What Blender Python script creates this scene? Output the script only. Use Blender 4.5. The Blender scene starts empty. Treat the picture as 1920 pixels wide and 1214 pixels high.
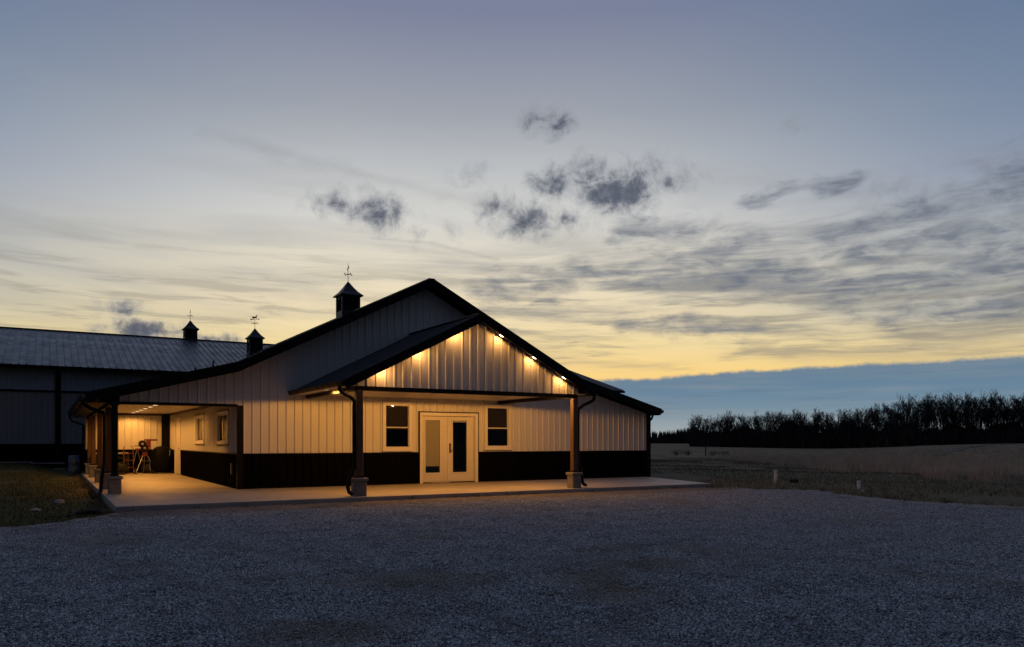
import bpy, math, random
import numpy as np
from mathutils import Vector, Matrix
R = math.radians
random.seed(7); rng = np.random.default_rng(7)
sc = bpy.context.scene
col = sc.collection

# ------------------------------------------------------------------ camera
YAW = R(31.13)
CAM = Vector((-4.34, -21.34, 1.28))
cam = bpy.data.cameras.new('camera'); camo = bpy.data.objects.new('camera', cam); col.objects.link(camo)
camo.location = CAM; camo.rotation_euler = (R(90), 0, -YAW)
cam.sensor_fit = 'HORIZONTAL'; cam.sensor_width = 36; cam.lens = 27.01; cam.shift_y = 0.1151
cam.clip_start = 0.05; cam.clip_end = 9000
sc.camera = camo
FW = Vector((math.sin(YAW), math.cos(YAW), 0)); RT = Vector((math.cos(YAW), -math.sin(YAW), 0))

# ------------------------------------------------------------------ render settings
sc.view_settings.view_transform = 'Standard'; sc.view_settings.look = 'None'
sc.view_settings.exposure = 0.0; sc.view_settings.gamma = 1.0; sc.view_settings.use_curve_mapping = False
sc.cycles.use_denoising = True
sc.cycles.max_bounces = 6; sc.cycles.diffuse_bounces = 4; sc.cycles.glossy_bounces = 3
sc.cycles.transparent_max_bounces = 6; sc.cycles.sample_clamp_indirect = 4.0
sc.cycles.caustics_reflective = False; sc.cycles.caustics_refractive = False

def lin(c):
    return tuple((x / 255 / 12.92) if x / 255 <= 0.04045 else ((x / 255 + 0.055) / 1.055) ** 2.4 for x in c) + (1.0,)

# ------------------------------------------------------------------ node helper
class NT:
    def __init__(s, tree): s.t = tree; s.n = tree.nodes; s.l = tree.links
    def new(s, typ, **kw):
        n = s.n.new(typ)
        for k, v in kw.items(): setattr(n, k, v)
        return n
    def put(s, sock, v):
        if hasattr(v, 'is_output') or isinstance(v, bpy.types.NodeSocket): s.l.new(v, sock)
        elif v is not None: sock.default_value = v
    def m(s, op, a, b=None, c=None, clamp=False):
        n = s.new('ShaderNodeMath', operation=op, use_clamp=clamp)
        for i, v in enumerate((a, b, c)):
            if v is not None: s.put(n.inputs[i], v)
        return n.outputs[0]
    def vm(s, op, a, b=None):
        n = s.new('ShaderNodeVectorMath', operation=op)
        s.put(n.inputs[0], a)
        if b is not None: s.put(n.inputs[1], b)
        return n.outputs['Value'] if op in ('DOT_PRODUCT', 'LENGTH', 'DISTANCE') else n.outputs[0]
    def comb(s, x, y, z=0.0):
        n = s.new('ShaderNodeCombineXYZ')
        for i, v in enumerate((x, y, z)): s.put(n.inputs[i], v)
        return n.outputs[0]
    def noise(s, vec, scale, detail=4, rough=0.55, dist=0.0):
        n = s.new('ShaderNodeTexNoise')
        s.put(n.inputs['Vector'], vec); n.inputs['Scale'].default_value = scale; n.inputs['Detail'].default_value = detail
        n.inputs['Roughness'].default_value = rough; n.inputs['Distortion'].default_value = dist
        return n.outputs[0]
    def smooth(s, x, a, b, c=0.0, d=1.0):
        n = s.new('ShaderNodeMapRange', interpolation_type='SMOOTHSTEP')
        s.put(n.inputs[0], x)
        for i, v in enumerate((a, b, c, d)): s.put(n.inputs[1 + i], v)
        return n.outputs[0]
    def ramp(s, x, stops):
        n = s.new('ShaderNodeValToRGB'); s.put(n.inputs[0], x)
        e = n.color_ramp.elements
        e[0].position, e[0].color = stops[0]; e[1].position, e[1].color = stops[-1]
        for p, c in stops[1:-1]:
            k = e.new(p); k.color = c
        return n.outputs[0]
    def mix(s, f, a, b, blend='MIX'):
        n = s.new('ShaderNodeMix', data_type='RGBA', blend_type=blend)
        s.put(n.inputs[0], f); s.put(n.inputs[6], a); s.put(n.inputs[7], b)
        return n.outputs[2]

# ------------------------------------------------------------------ world: dusk sky after sunset, clouds by direction
SUN_AZ = -4.0            # degrees from the camera heading
w = bpy.data.worlds.new('World'); sc.world = w; w.use_nodes = True
w.node_tree.nodes.clear(); N = NT(w.node_tree)
tc = N.new('ShaderNodeTexCoord')
d = N.vm('NORMALIZE', tc.outputs['Generated'])
az = N.m('MULTIPLY', N.m('ARCTAN2', N.vm('DOT_PRODUCT', d, tuple(RT)), N.vm('DOT_PRODUCT', d, tuple(FW))), 180 / math.pi)
el = N.m('MULTIPLY', N.m('ARCSINE', N.vm('DOT_PRODUCT', d, (0, 0, 1))), 180 / math.pi)
e01 = N.m('DIVIDE', el, 90.0, clamp=True)
def st(pairs): return [(a / 90.0, lin(c)) for a, c in pairs]
c_sun = N.ramp(e01, st([(0, (214, 150, 82)), (4.8, (251, 212, 134)), (7, (247, 221, 160)), (8.9, (242, 222, 178)), (12.5, (229, 219, 196)),
                        (16, (212, 211, 206)), (19.6, (187, 190, 193)), (23, (159, 164, 174)), (29, (124, 131, 156)), (45, (108, 119, 150)), (90, (104, 117, 149))]))
c_side = N.ramp(e01, st([(0, (190, 150, 100)), (5, (246, 213, 134)), (6.4, (226, 206, 156)), (8.2, (198, 193, 172)), (10.8, (176, 179, 177)), (14, (158, 165, 174)),
                         (17, (138, 150, 171)), (20.5, (120, 137, 162)), (26, (101, 121, 151)), (45, (98, 114, 146)), (90, (104, 117, 149))]))
c_anti = N.ramp(e01, st([(0, (21, 25, 35)), (10, (26, 32, 46)), (30, (48, 58, 82)), (60, (88, 101, 132)), (90, (104, 117, 149))]))
daz = N.m('ABSOLUTE', N.m('SUBTRACT', az, SUN_AZ))
sky = N.mix(N.smooth(daz, 6, 42), c_sun, c_side)
sky = N.mix(N.smooth(daz, 46, 112), sky, c_anti)
P = N.comb(az, el)
# faint high veil streaks over the whole sky
vv = N.noise(N.comb(N.m('MULTIPLY', az, 0.045), N.m('ADD', N.m('MULTIPLY', el, 0.30), N.m('MULTIPLY', az, 0.02))), 1.0, 4, 0.55, 0.6)
sky = N.mix(N.m('MULTIPLY', N.smooth(vv, 0.46, 0.70), N.smooth(el, 27, 15, 0.0, 0.36)), sky, lin((158, 160, 164)))
# streaky altostratus, thickest towards the right of the sunset
warp = N.m('MULTIPLY', N.m('SUBTRACT', N.noise(P, 0.11, 3, 0.5), 0.5), 5.0)
tilt = N.m('MULTIPLY', N.m('SUBTRACT', N.smooth(el, 8, 15, -0.030, 0.035), 0.0), N.m('SUBTRACT', az, 12.0))
s1 = N.noise(N.comb(N.m('MULTIPLY', az, 0.052), N.m('ADD', N.m('SUBTRACT', N.m('MULTIPLY', el, 0.52), tilt), N.m('MULTIPLY', warp, 0.10))), 1.0, 6, 0.58, 0.35)
s2 = N.noise(N.comb(N.m('MULTIPLY', az, 0.12), N.m('ADD', N.m('MULTIPLY', el, 1.55), N.m('MULTIPLY', warp, 0.25)), 3.7), 1.0, 5, 0.6, 0.3)
band = N.m('MULTIPLY', N.smooth(el, 4.6, 7.4), N.smooth(N.m('SUBTRACT', el, N.m('MULTIPLY', N.smooth(az, 5, 34), 3.2)), 15.6, 11.6))
reg = N.m('MULTIPLY', band, N.m('MULTIPLY', N.smooth(az, -14, 8, 0.22, 1.0), N.smooth(daz, 120, 70)))
sm = N.m('MULTIPLY', N.smooth(N.m('ADD', N.m('MULTIPLY', s1, 0.72), N.m('MULTIPLY', s2, 0.28)), 0.425, 0.60), reg)
sky = N.mix(N.m('MULTIPLY', sm, 0.80), sky, N.ramp(e01, st([(4, (168, 152, 122)), (8, (142, 140, 134)), (12, (127, 133, 142)), (18, (118, 126, 142)), (90, (80, 92, 120))])))
s3 = N.m('MULTIPLY', N.smooth(s2, 0.50, 0.64), N.m('MULTIPLY', N.smooth(el, 4.6, 6.0), N.smooth(el, 16, 9)))
s3 = N.m('MULTIPLY', s3, N.smooth(daz, 110, 60))
sky = N.mix(N.m('MULTIPLY', s3, 0.42), sky, lin((146, 140, 128)))
# dark long bank descending from the right edge
def seg(a0, e0, a1, e1, wd):   # distance in degrees to a line segment, scaled by its width
    dx, dy = a1 - a0, e1 - e0; L2 = dx * dx + dy * dy
    t = N.m('ADD', N.m('MULTIPLY', N.m('SUBTRACT', az, a0), dx / L2), N.m('MULTIPLY', N.m('SUBTRACT', el, e0), dy / L2), clamp=True)
    ex = N.m('SUBTRACT', N.m('SUBTRACT', az, a0), N.m('MULTIPLY', t, dx)); ey = N.m('SUBTRACT', N.m('SUBTRACT', el, e0), N.m('MULTIPLY', t, dy))
    return N.m('SUBTRACT', 1.0, N.m('DIVIDE', N.m('SQRT', N.m('ADD', N.m('MULTIPLY', ex, ex), N.m('MULTIPLY', ey, ey))), wd))
def blob(a0, e0, ra, re, wt=1.0):
    x = N.m('DIVIDE', N.m('SUBTRACT', az, a0), ra); y = N.m('DIVIDE', N.m('SUBTRACT', el, e0), re)
    r = N.m('SQRT', N.m('ADD', N.m('MULTIPLY', x, x), N.m('MULTIPLY', y, y)))
    return N.m('MULTIPLY', N.m('SUBTRACT', 1.0, r), wt)
def vmax(xs):
    o = xs[0]
    for x in xs[1:]: o = N.m('MAXIMUM', o, x)
    return o
pn = N.noise(P, 0.62, 6, 0.68, 0.35)
pn2 = N.noise(N.comb(N.m('MULTIPLY', az, 0.5), N.m('MULTIPLY', el, 1.3), 8.1), 0.8, 6, 0.6, 0.5)
jx = N.m('MULTIPLY', N.m('SUBTRACT', N.noise(N.comb(N.m('MULTIPLY', az, 0.7), N.m('MULTIPLY', el, 1.6), 2.2), 0.35, 4, 0.6), 0.5), 2.6)
el0 = el; el = N.m('ADD', el, jx)
soft = vmax([seg(22.0, 13.6, 27.5, 14.5, 1.0), seg(27.5, 14.6, 33.9, 15.2, 1.5), seg(33.0, 15.4, 52, 17.5, 2.4), seg(24, 13.0, 33, 13.0, 1.3), seg(17.0, 16.7, 24.0, 17.2, 0.8), seg(8.0, 15.0, 13.0, 14.3, 1.3), seg(12.5, 13.0, 18.0, 13.9, 1.2),
             seg(-2.5, 11.0, 4.0, 11.2, 1.3), seg(13.5, 12.6, 24.0, 10.3, 1.5), seg(24, 10.6, 40, 11.0, 1.5), seg(4.5, 12.6, 12.0, 12.0, 1.0), seg(8.2, 8.5, 17.5, 7.9, 0.9), seg(26, 8.3, 44, 9.0, 0.9)])
softm = N.smooth(N.m('ADD', soft, N.m('MULTIPLY', N.m('SUBTRACT', pn2, 0.5), 3.0)), -0.35, 1.35)
softm = N.m('MULTIPLY', softm, N.m('ADD', 0.55, N.m('MULTIPLY', N.smooth(s2, 0.35, 0.6), 0.45)))
sky = N.mix(N.m('MULTIPLY', softm, 0.84), sky, N.mix(N.smooth(pn2, 0.3, 0.7), lin((122, 129, 140)), lin((98, 107, 124))))
el = el0
thin = vmax([seg(-10.4, 14.6, -6.0, 14.4, 0.16), seg(-6.0, 14.4, -1.0, 13.3, 0.24), seg(-22, 20.6, -12, 19.0, 0.9), seg(-12, 19.0, -1.0, 17.0, 0.75)])
sky = N.mix(N.m('MULTIPLY', N.smooth(N.m('ADD', thin, N.m('MULTIPLY', N.m('SUBTRACT', pn2, 0.5), 2.0)), 0.0, 1.4), 0.24), sky, lin((135, 138, 142)))
jy = N.m('MULTIPLY', N.m('SUBTRACT', N.noise(P, 0.9, 5, 0.65), 0.5), 1.5); el = N.m('ADD', el0, jy)
puff = vmax([blob(2.1, 22.7, 2.3, 1.3, 1.15), blob(3.5, 22.3, 1.9, 1.2, 1.4), blob(7.9, 17.9, 4.2, 2.1, 2.0), blob(5.8, 18.9, 2.8, 1.8, 1.35), blob(3.2, 18.5, 2.8, 1.7, 1.35), blob(11.6, 18.5, 2.6, 1.4, 1.15), blob(9.6, 18.9, 2.8, 1.4, 1.1),
             blob(1.3, 16.1, 3.5, 1.9, 1.5), blob(-1.2, 17.0, 2.4, 1.4, 1.2), blob(3.9, 16.0, 2.6, 1.2, 1.1), blob(-10.0, 16.4, 3.4, 1.7, 1.5), blob(-12.8, 16.8, 2.8, 1.3, 1.05), blob(-7.2, 15.1, 1.4, 0.9, 0.7), blob(-4.6, 15.3, 1.0, 0.9, 0.5),
             blob(-27.0, 8.7, 2.0, 0.9, 1.1), blob(-25.6, 7.4, 3.6, 1.0, 1.7), blob(-21.8, 7.0, 3.4, 0.6, 1.4), blob(20.4, 21.2, 1.1, 1.0, 0.5), blob(-3.2, 19.2, 1.8, 0.8, 0.5), blob(26.5, 16.3, 2.5, 1.2, 0.55), blob(31.0, 17.0, 2.5, 1.2, 0.5), blob(14.6, 15.2, 1.3, 0.8, 0.55)])
pm = N.smooth(N.m('ADD', puff, N.m('MULTIPLY', N.m('SUBTRACT', pn, 0.5), 2.9)), -0.15, 1.55); el = el0
pcol = N.mix(N.smooth(N.m('ADD', pm, N.m('MULTIPLY', N.m('SUBTRACT', N.noise(P, 1.5, 5, 0.6), 0.5), 1.2)), 0.25, 1.15), lin((142, 146, 154)), lin((80, 87, 104)))
sky = N.mix(N.m('MULTIPLY', pm, 0.96), sky, pcol)
# even blue-grey cloud bank along the horizon
edge = N.m('ADD', N.m('MULTIPLY', N.m('SUBTRACT', N.noise(N.comb(N.m('MULTIPLY', az, 0.42), N.m('MULTIPLY', el, 0.5)), 1.0, 6, 0.70), 0.5), 0.80), N.smooth(az, 5, 26, 4.45, 5.2))
bank = N.m('MULTIPLY', N.smooth(N.m('SUBTRACT', el, edge), 0.24, -0.12), N.smooth(az, 3.0, 8.5, 0.82, 1.0))
bcol = N.ramp(e01, st([(0, (170, 176, 176)), (1.2, (148, 162, 168)), (2.4, (116, 141, 158)), (3.6, (101, 131, 155)), (5.4, (106, 128, 147)), (90, (106, 128, 147))]))
bs = N.noise(N.comb(N.m('MULTIPLY', az, 0.08), N.m('MULTIPLY', el, 1.6), 5.0), 1.0, 4, 0.5)
bcol = N.mix(N.smooth(bs, 0.42, 0.72, 0.0, 0.42), bcol, lin((138, 150, 158)))
bs2 = N.noise(N.comb(N.m('MULTIPLY', az, 0.16), N.m('MULTIPLY', el, 2.6), 9.0), 1.0, 5, 0.6)
bcol = N.mix(N.smooth(bs2, 0.50, 0.72, 0.0, 0.35), bcol, lin((92, 114, 136)))
bcol = N.mix(N.smooth(daz, 60, 130), bcol, c_anti)
sky = N.mix(bank, sky, bcol)
nish = N.new('ShaderNodeTexSky', sky_type='NISHITA', sun_disc=False)
nish.sun_elevation = R(0.5); nish.sun_rotation = YAW + R(SUN_AZ); nish.altitude = 200; nish.dust_density = 2.0
tot = N.mix(1.0, sky, N.mix(1.0, nish.outputs[0], (0.002, 0.002, 0.002, 1), 'MULTIPLY'), 'ADD')
bg = N.new('ShaderNodeBackground'); N.l.new(tot, bg.inputs['Color']); bg.inputs['Strength'].default_value = 1.0
w.cycles.sampling_method = 'MANUAL'; w.cycles.sample_map_resolution = 128
wo = N.new('ShaderNodeOutputWorld'); N.l.new(bg.outputs[0], wo.inputs['Surface'])

# the sun itself has just set behind the bank: only a trace of warm light from it
sl = bpy.data.lights.new('sun', 'SUN'); sl.energy = 0.03; sl.angle = R(15); sl.color = (1.0, 0.8, 0.55)
so = bpy.data.objects.new('sun', sl); col.objects.link(so)
sdir = (FW * math.cos(R(SUN_AZ)) + RT * math.sin(R(SUN_AZ))) * math.cos(R(4)) + Vector((0, 0, math.sin(R(4))))
so.rotation_euler = sdir.to_track_quat('Z', 'Y').to_euler(); so.location = (0, 60, 40)

# ------------------------------------------------------------------ materials
MATS = {}
def mat(name, base, rough=0.6, metal=0.0, var=0.0, vscale=3.0, col2=None, bump=0.0, bscale=40.0, spec=0.5, stretch=(1, 1, 1), obj_rand=0.0, detail=4):
    m = bpy.data.materials.new(name); m.use_nodes = True
    T = NT(m.node_tree); b = T.n['Principled BSDF']
    b.inputs['Roughness'].default_value = rough; b.inputs['Metallic'].default_value = metal
    b.inputs['Specular IOR Level'].default_value = spec
    c = (*base, 1.0); co = None
    if var or bump:
        t = T.new('ShaderNodeTexCoord')
        co = T.vm('MULTIPLY', t.outputs['Object'], stretch)
    if var:
        c2 = (*(col2 or tuple(x * 0.6 for x in base)), 1.0)
        c = T.mix(T.smooth(T.noise(co, vscale, detail, 0.6), 0.5 - 0.25, 0.5 + 0.25, 0.0, var), c, c2)
        rr = T.smooth(T.noise(co, vscale * 2.3, 3), 0.3, 0.7, max(0.05, rough - 0.08), min(1, rough + 0.08))
        T.put(b.inputs['Roughness'], rr)
    if obj_rand:
        oi = T.new('ShaderNodeObjectInfo')
        c = T.mix(T.m('MULTIPLY', oi.outputs['Random'], obj_rand), c, tuple(x * 0.55 for x in base) + (1.0,))
    T.put(b.inputs['Base Color'], c)
    if bump:
        bn = T.new('ShaderNodeBump'); bn.inputs['Strength'].default_value = bump; bn.inputs['Distance'].default_value = 0.02
        T.put(bn.inputs['Height'], T.noise(co, bscale, 5, 0.6)); T.l.new(bn.outputs[0], b.inputs['Normal'])
    MATS[name] = m
    return m
SIDING = mat('siding_offwhite', (0.60, 0.585, 0.55), 0.42, var=0.35, vscale=1.3, col2=(0.50, 0.48, 0.44), bump=0.10, bscale=1.6, stretch=(1, 1, 0.5))
BARNSIDE = mat('siding_taupe', (0.27, 0.245, 0.24), 0.45, var=0.3, vscale=1.2, bump=0.05, bscale=3.0)
BARNUP = mat('siding_bluegrey', (0.34, 0.37, 0.41), 0.45, var=0.3, vscale=1.2, bump=0.05, bscale=3.0)
BLACK = mat('siding_black', (0.0022, 0.0021, 0.0021), 0.6, var=0.4, vscale=1.5, col2=(0.0032, 0.003, 0.003), spec=0.02)
TRIM = mat('trim_black', (0.0035, 0.0035, 0.004), 0.45, var=0.3, vscale=2.0, col2=(0.005, 0.005, 0.005), spec=0.14)
ROOF = mat('roof_charcoal', (0.010, 0.0105, 0.013), 0.42, var=0.5, vscale=0.9, col2=(0.014, 0.014, 0.017), bump=0.04, bscale=2.0, spec=0.22)
ROOFB = mat('roof_barn_grey', (0.058, 0.058, 0.064), 0.40, var=0.5, vscale=0.7, col2=(0.044, 0.044, 0.048), bump=0.05, bscale=2.0, obj_rand=0.08)
WHITE = mat('white_trim', (0.70, 0.67, 0.62), 0.4, var=0.2, vscale=4.0)
DOORW = mat('door_white', (0.66, 0.62, 0.56), 0.4, var=0.25, vscale=3.0)
CEIL = mat('ceiling_panel', (0.58, 0.55, 0.50), 0.5, var=0.25, vscale=2.0)
WOOD = mat('post_wood', (0.10, 0.052, 0.024), 0.65, var=0.8, vscale=2.2, col2=(0.05, 0.026, 0.013), bump=0.25, bscale=6, stretch=(9, 9, 0.6))
STONE = mat('pedestal_stone', (0.20, 0.195, 0.185), 0.85, var=0.7, vscale=9, col2=(0.12, 0.12, 0.115), bump=0.5, bscale=35)
CONC = mat('concrete', (0.37, 0.34, 0.295), 0.62, var=0.85, vscale=0.9, col2=(0.27, 0.243, 0.205), bump=0.12, bscale=25, detail=8)
BLIND = mat('blind_beige', (0.68, 0.62, 0.52), 0.8, var=0.2, vscale=5)
SHADE = mat('shade_brown', (0.022, 0.016, 0.011), 0.8)
BRONZE = mat('bronze', (0.10, 0.05, 0.03), 0.4, metal=0.7)
ROOM = mat('room_dark', (0.02, 0.018, 0.016), 0.9)
GALV = mat('grey_steel', (0.35, 0.35, 0.36), 0.4, metal=0.8)
IRON = mat('black_iron', (0.010, 0.010, 0.011), 0.5, metal=0.3)
RED = mat('red_paint', (0.15, 0.014, 0.011), 0.45, var=0.4, vscale=12)
RUBBER = mat('black_rubber', (0.006, 0.006, 0.006), 0.7, spec=0.25)
PVC = mat('white_pvc', (0.62, 0.60, 0.56), 0.5, var=0.4, vscale=10, col2=(0.42, 0.39, 0.34))
BLUE = mat('pale_blue_plastic', (0.10, 0.15, 0.20), 0.5, var=0.3, vscale=5)
PLANK = mat('weathered_plank', (0.34, 0.31, 0.27), 0.85, var=0.6, vscale=6)
DARKW = mat('dark_wood', (0.022, 0.018, 0.015), 0.8, var=0.5, vscale=8)
BARK = mat('bark', (0.030, 0.026, 0.023), 0.95, var=0.5, vscale=3)
BRUSH = mat('brush', (0.016, 0.014, 0.012), 0.95)
ROCK = mat('pale_rock', (0.34, 0.33, 0.31), 0.9, var=0.6, vscale=14, bump=0.4, bscale=30)
def glass():
    m = bpy.data.materials.new('window_glass'); m.use_nodes = True; T = NT(m.node_tree); T.n.clear()
    fr = T.new('ShaderNodeFresnel'); fr.inputs[0].default_value = 1.5
    g = T.new('ShaderNodeBsdfGlossy'); g.inputs['Roughness'].default_value = 0.02
    t = T.new('ShaderNodeBsdfTransparent'); t.inputs[0].default_value = (0.90, 0.91, 0.90, 1)
    mx = T.new('ShaderNodeMixShader'); T.l.new(fr.outputs[0], mx.inputs[0]); T.l.new(t.outputs[0], mx.inputs[1]); T.l.new(g.outputs[0], mx.inputs[2])
    o = T.new('ShaderNodeOutputMaterial'); T.l.new(mx.outputs[0], o.inputs[0]); return m
GLASS = glass()
def emis(name, c, s):
    m = bpy.data.materials.new(name); m.use_nodes = True; T = NT(m.node_tree); T.n.clear()
    e = T.new('ShaderNodeEmission'); e.inputs[0].default_value = (*c, 1); e.inputs[1].default_value = s
    o = T.new('ShaderNodeOutputMaterial'); T.l.new(e.outputs[0], o.inputs[0]); return m
LENS = emis('lamp_lens', (1.0, 0.78, 0.48), 14.0)
LENSE = emis('lamp_lens_eave', (1.0, 0.66, 0.33), 0.7)
LENSC = emis('lamp_lens_dim', (1.0, 0.70, 0.38), 5.0)

# ------------------------------------------------------------------ mesh helpers
def place(o, parent):
    if parent is not None:
        o.parent = parent
        o.matrix_parent_inverse = Matrix.Translation(-parent_loc(parent))
def parent_loc(p):          # parts sit at the world origin, so only a root Empty has an offset
    return Vector(p.location) if p.type == 'EMPTY' else Vector((0, 0, 0))
class MB:
    def __init__(s): s.v = []; s.f = []
    def add(s, vs, fs):
        k = len(s.v); s.v += [tuple(x) for x in vs]; s.f += [tuple(i + k for i in f) for f in fs]; return s
    def box(s, x0, x1, y0, y1, z0, z1):
        vs = [(x, y, z) for z in (z0, z1) for y in (y0, y1) for x in (x0, x1)]
        return s.add(vs, [(0, 2, 3, 1), (4, 5, 7, 6), (0, 1, 5, 4), (2, 6, 7, 3), (0, 4, 6, 2), (1, 3, 7, 5)])
    def cbox(s, c, sx, sy, sz, b=0.0):   # box standing on c with chamfered vertical and top edges
        x, y, z = c; hx, hy = sx / 2, sy / 2
        if b <= 0: return s.box(x - hx, x + hx, y - hy, y + hy, z, z + sz)
        ring = lambda k: [(hx - b, -hy + k), (hx - k, -hy + b), (hx - k, hy - b), (hx - b, hy - k), (-hx + b, hy - k), (-hx + k, hy - b), (-hx + k, -hy + b), (-hx + b, -hy + k)]
        vs = [(x + a, y + c2, z) for a, c2 in ring(0)] + [(x + a, y + c2, z + sz - b) for a, c2 in ring(0)] + [(x + a, y + c2, z + sz) for a, c2 in ring(b)]
        fs = [tuple(range(7, -1, -1)), tuple(range(16, 24))]
        for i in range(8):
            j = (i + 1) % 8; fs += [(i, j, 8 + j, 8 + i), (8 + i, 8 + j, 16 + j, 16 + i)]
        return s.add(vs, fs)
    def beam(s, p0, p1, side, up, a, b):  # oriented box from p0 to p1, half sizes a along side, b along up
        p0, p1, side, up = map(Vector, (p0, p1, side, up))
        side.normalize(); up.normalize()
        vs = []
        for p in (p0, p1):
            for u, v in ((-1, -1), (1, -1), (1, 1), (-1, 1)): vs.append(p + side * a * u + up * b * v)
        return s.add(vs, [(3, 2, 1, 0), (4, 5, 6, 7), (0, 1, 5, 4), (1, 2, 6, 5), (2, 3, 7, 6), (3, 0, 4, 7)])
    def tube(s, pts, r, n=8, caps=True):
        pts = [Vector(p) for p in pts]; rs = r if isinstance(r, (list, tuple)) else [r] * len(pts)
        k = len(s.v); prev = None
        for i, p in enumerate(pts):
            t = (pts[min(i + 1, len(pts) - 1)] - pts[max(i - 1, 0)]).normalized()
            if prev is None:
                a = t.cross(Vector((0, 0, 1)))
                if a.length < 1e-3: a = t.cross(Vector((1, 0, 0)))
            else: a = prev - t * prev.dot(t)
            a.normalize(); prev = a; b = t.cross(a)
            for j in range(n):
                th = 2 * math.pi * (j + 0.5) / n
                s.v.append(tuple(p + (a * math.cos(th) + b * math.sin(th)) * rs[i]))
        for i in range(len(pts) - 1):
            for j in range(n):
                q = (j + 1) % n; s.f.append((k + i * n + j, k + i * n + q, k + (i + 1) * n + q, k + (i + 1) * n + j))
        if caps:
            s.f.append(tuple(k + j for j in range(n - 1, -1, -1))); s.f.append(tuple(k + (len(pts) - 1) * n + j for j in range(n)))
        return s
    def lathe(s, c, prof, n=20, axis=(0, 0, 1)):   # profile of (radius, height) along axis
        ax = Vector(axis).normalized(); a = ax.cross(Vector((0, 0, 1)))
        if a.length < 1e-3: a = Vector((1, 0, 0))
        a.normalize(); b = ax.cross(a); c = Vector(c); k = len(s.v)
        for r, h in prof:
            for j in range(n):
                th = 2 * math.pi * j / n; s.v.append(tuple(c + ax * h + (a * math.cos(th) + b * math.sin(th)) * r))
        for i in range(len(prof) - 1):
            for j in range(n):
                q = (j + 1) % n; s.f.append((k + i * n + j, k + i * n + q, k + (i + 1) * n + q, k + (i + 1) * n + j))
        s.f.append(tuple(k + j for j in range(n - 1, -1, -1))); s.f.append(tuple(k + (len(prof) - 1) * n + j for j in range(n)))
        return s
    def slab(s, poly, z0, z1):
        n = len(poly); vs = [(x, y, z0) for x, y in poly] + [(x, y, z1) for x, y in poly]
        return s.add(vs, [tuple(range(n - 1, -1, -1)), tuple(range(n, 2 * n))] + [(i, (i + 1) % n, n + (i + 1) % n, n + i) for i in range(n)])
    def mesh(s, name):
        me = bpy.data.meshes.new(name); me.from_pydata(s.v, [], s.f); me.update(); return me
    def build(s, name, m, parent=None, smooth=False):
        me = s.mesh(name); me.materials.append(m)
        if smooth: me.polygons.foreach_set('use_smooth', [True] * len(me.polygons))
        o = bpy.data.objects.new(name, me); col.objects.link(o); place(o, parent); return o
def tag(o, label=None, cat=None, group=None, kind=None):
    for k, v in (('label', label), ('category', cat), ('group', group), ('kind', kind)):
        if v: o[k] = v
    return o
def empty(name, loc, label=None, cat=None, group=None):
    o = bpy.data.objects.new(name, None); col.objects.link(o); o.location = loc; o.empty_display_size = 0.2
    return tag(o, label, cat, group)
def np_mesh(name, V, F, m, smooth=False):
    me = bpy.data.meshes.new(name); V = np.asarray(V, np.float32); F = np.asarray(F, np.int32)
    me.vertices.add(len(V)); me.vertices.foreach_set('co', V.ravel())
    k = F.shape[1]; me.loops.add(F.size); me.loops.foreach_set('vertex_index', F.ravel())
    me.polygons.add(len(F)); me.polygons.foreach_set('loop_start', np.arange(0, F.size, k, dtype=np.int32))
    me.update(calc_edges=True); me.materials.append(m)
    o = bpy.data.objects.new(name, me); col.objects.link(o); return o

# ------------------------------------------------------------------ ground
def sstep(x, a, b):
    t = np.clip((np.asarray(x, float) - a) / (b - a), 0, 1); return t * t * (3 - 2 * t)
def ground_h(x, y):
    x = np.asarray(x, float); y = np.asarray(y, float)
    dx, dy = x - CAM.x, y - CAM.y
    r = np.hypot(dx, dy); a = np.degrees(np.arctan2(dx * RT.x + dy * RT.y, dx * FW.x + dy * FW.y))
    h = -0.15 + sstep(r, 45, 190) * np.interp(a, [-40, 5, 13, 22, 26, 28, 33, 50, 100], [0, -0.45, -0.75, -1.0, -0.25, 0.35, 0.95, 1.0, 0])
    h = h + sstep(y, 3, 19) * sstep(-x, 3.2, 5.5) * 0.48 * (1 - sstep(r, 70, 140))
    und = 0.05 * np.sin(x * 0.31 + 1.3) * np.sin(y * 0.27) + 0.03 * np.sin(x * 0.83 + y * 0.5)
    h = h + und * sstep(x, 16, 22) * (1 - sstep(r, 150, 300)) + und * sstep(-x, 4.2, 6) * 0.5 * sstep(y, -4, 0)
    return h
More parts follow.
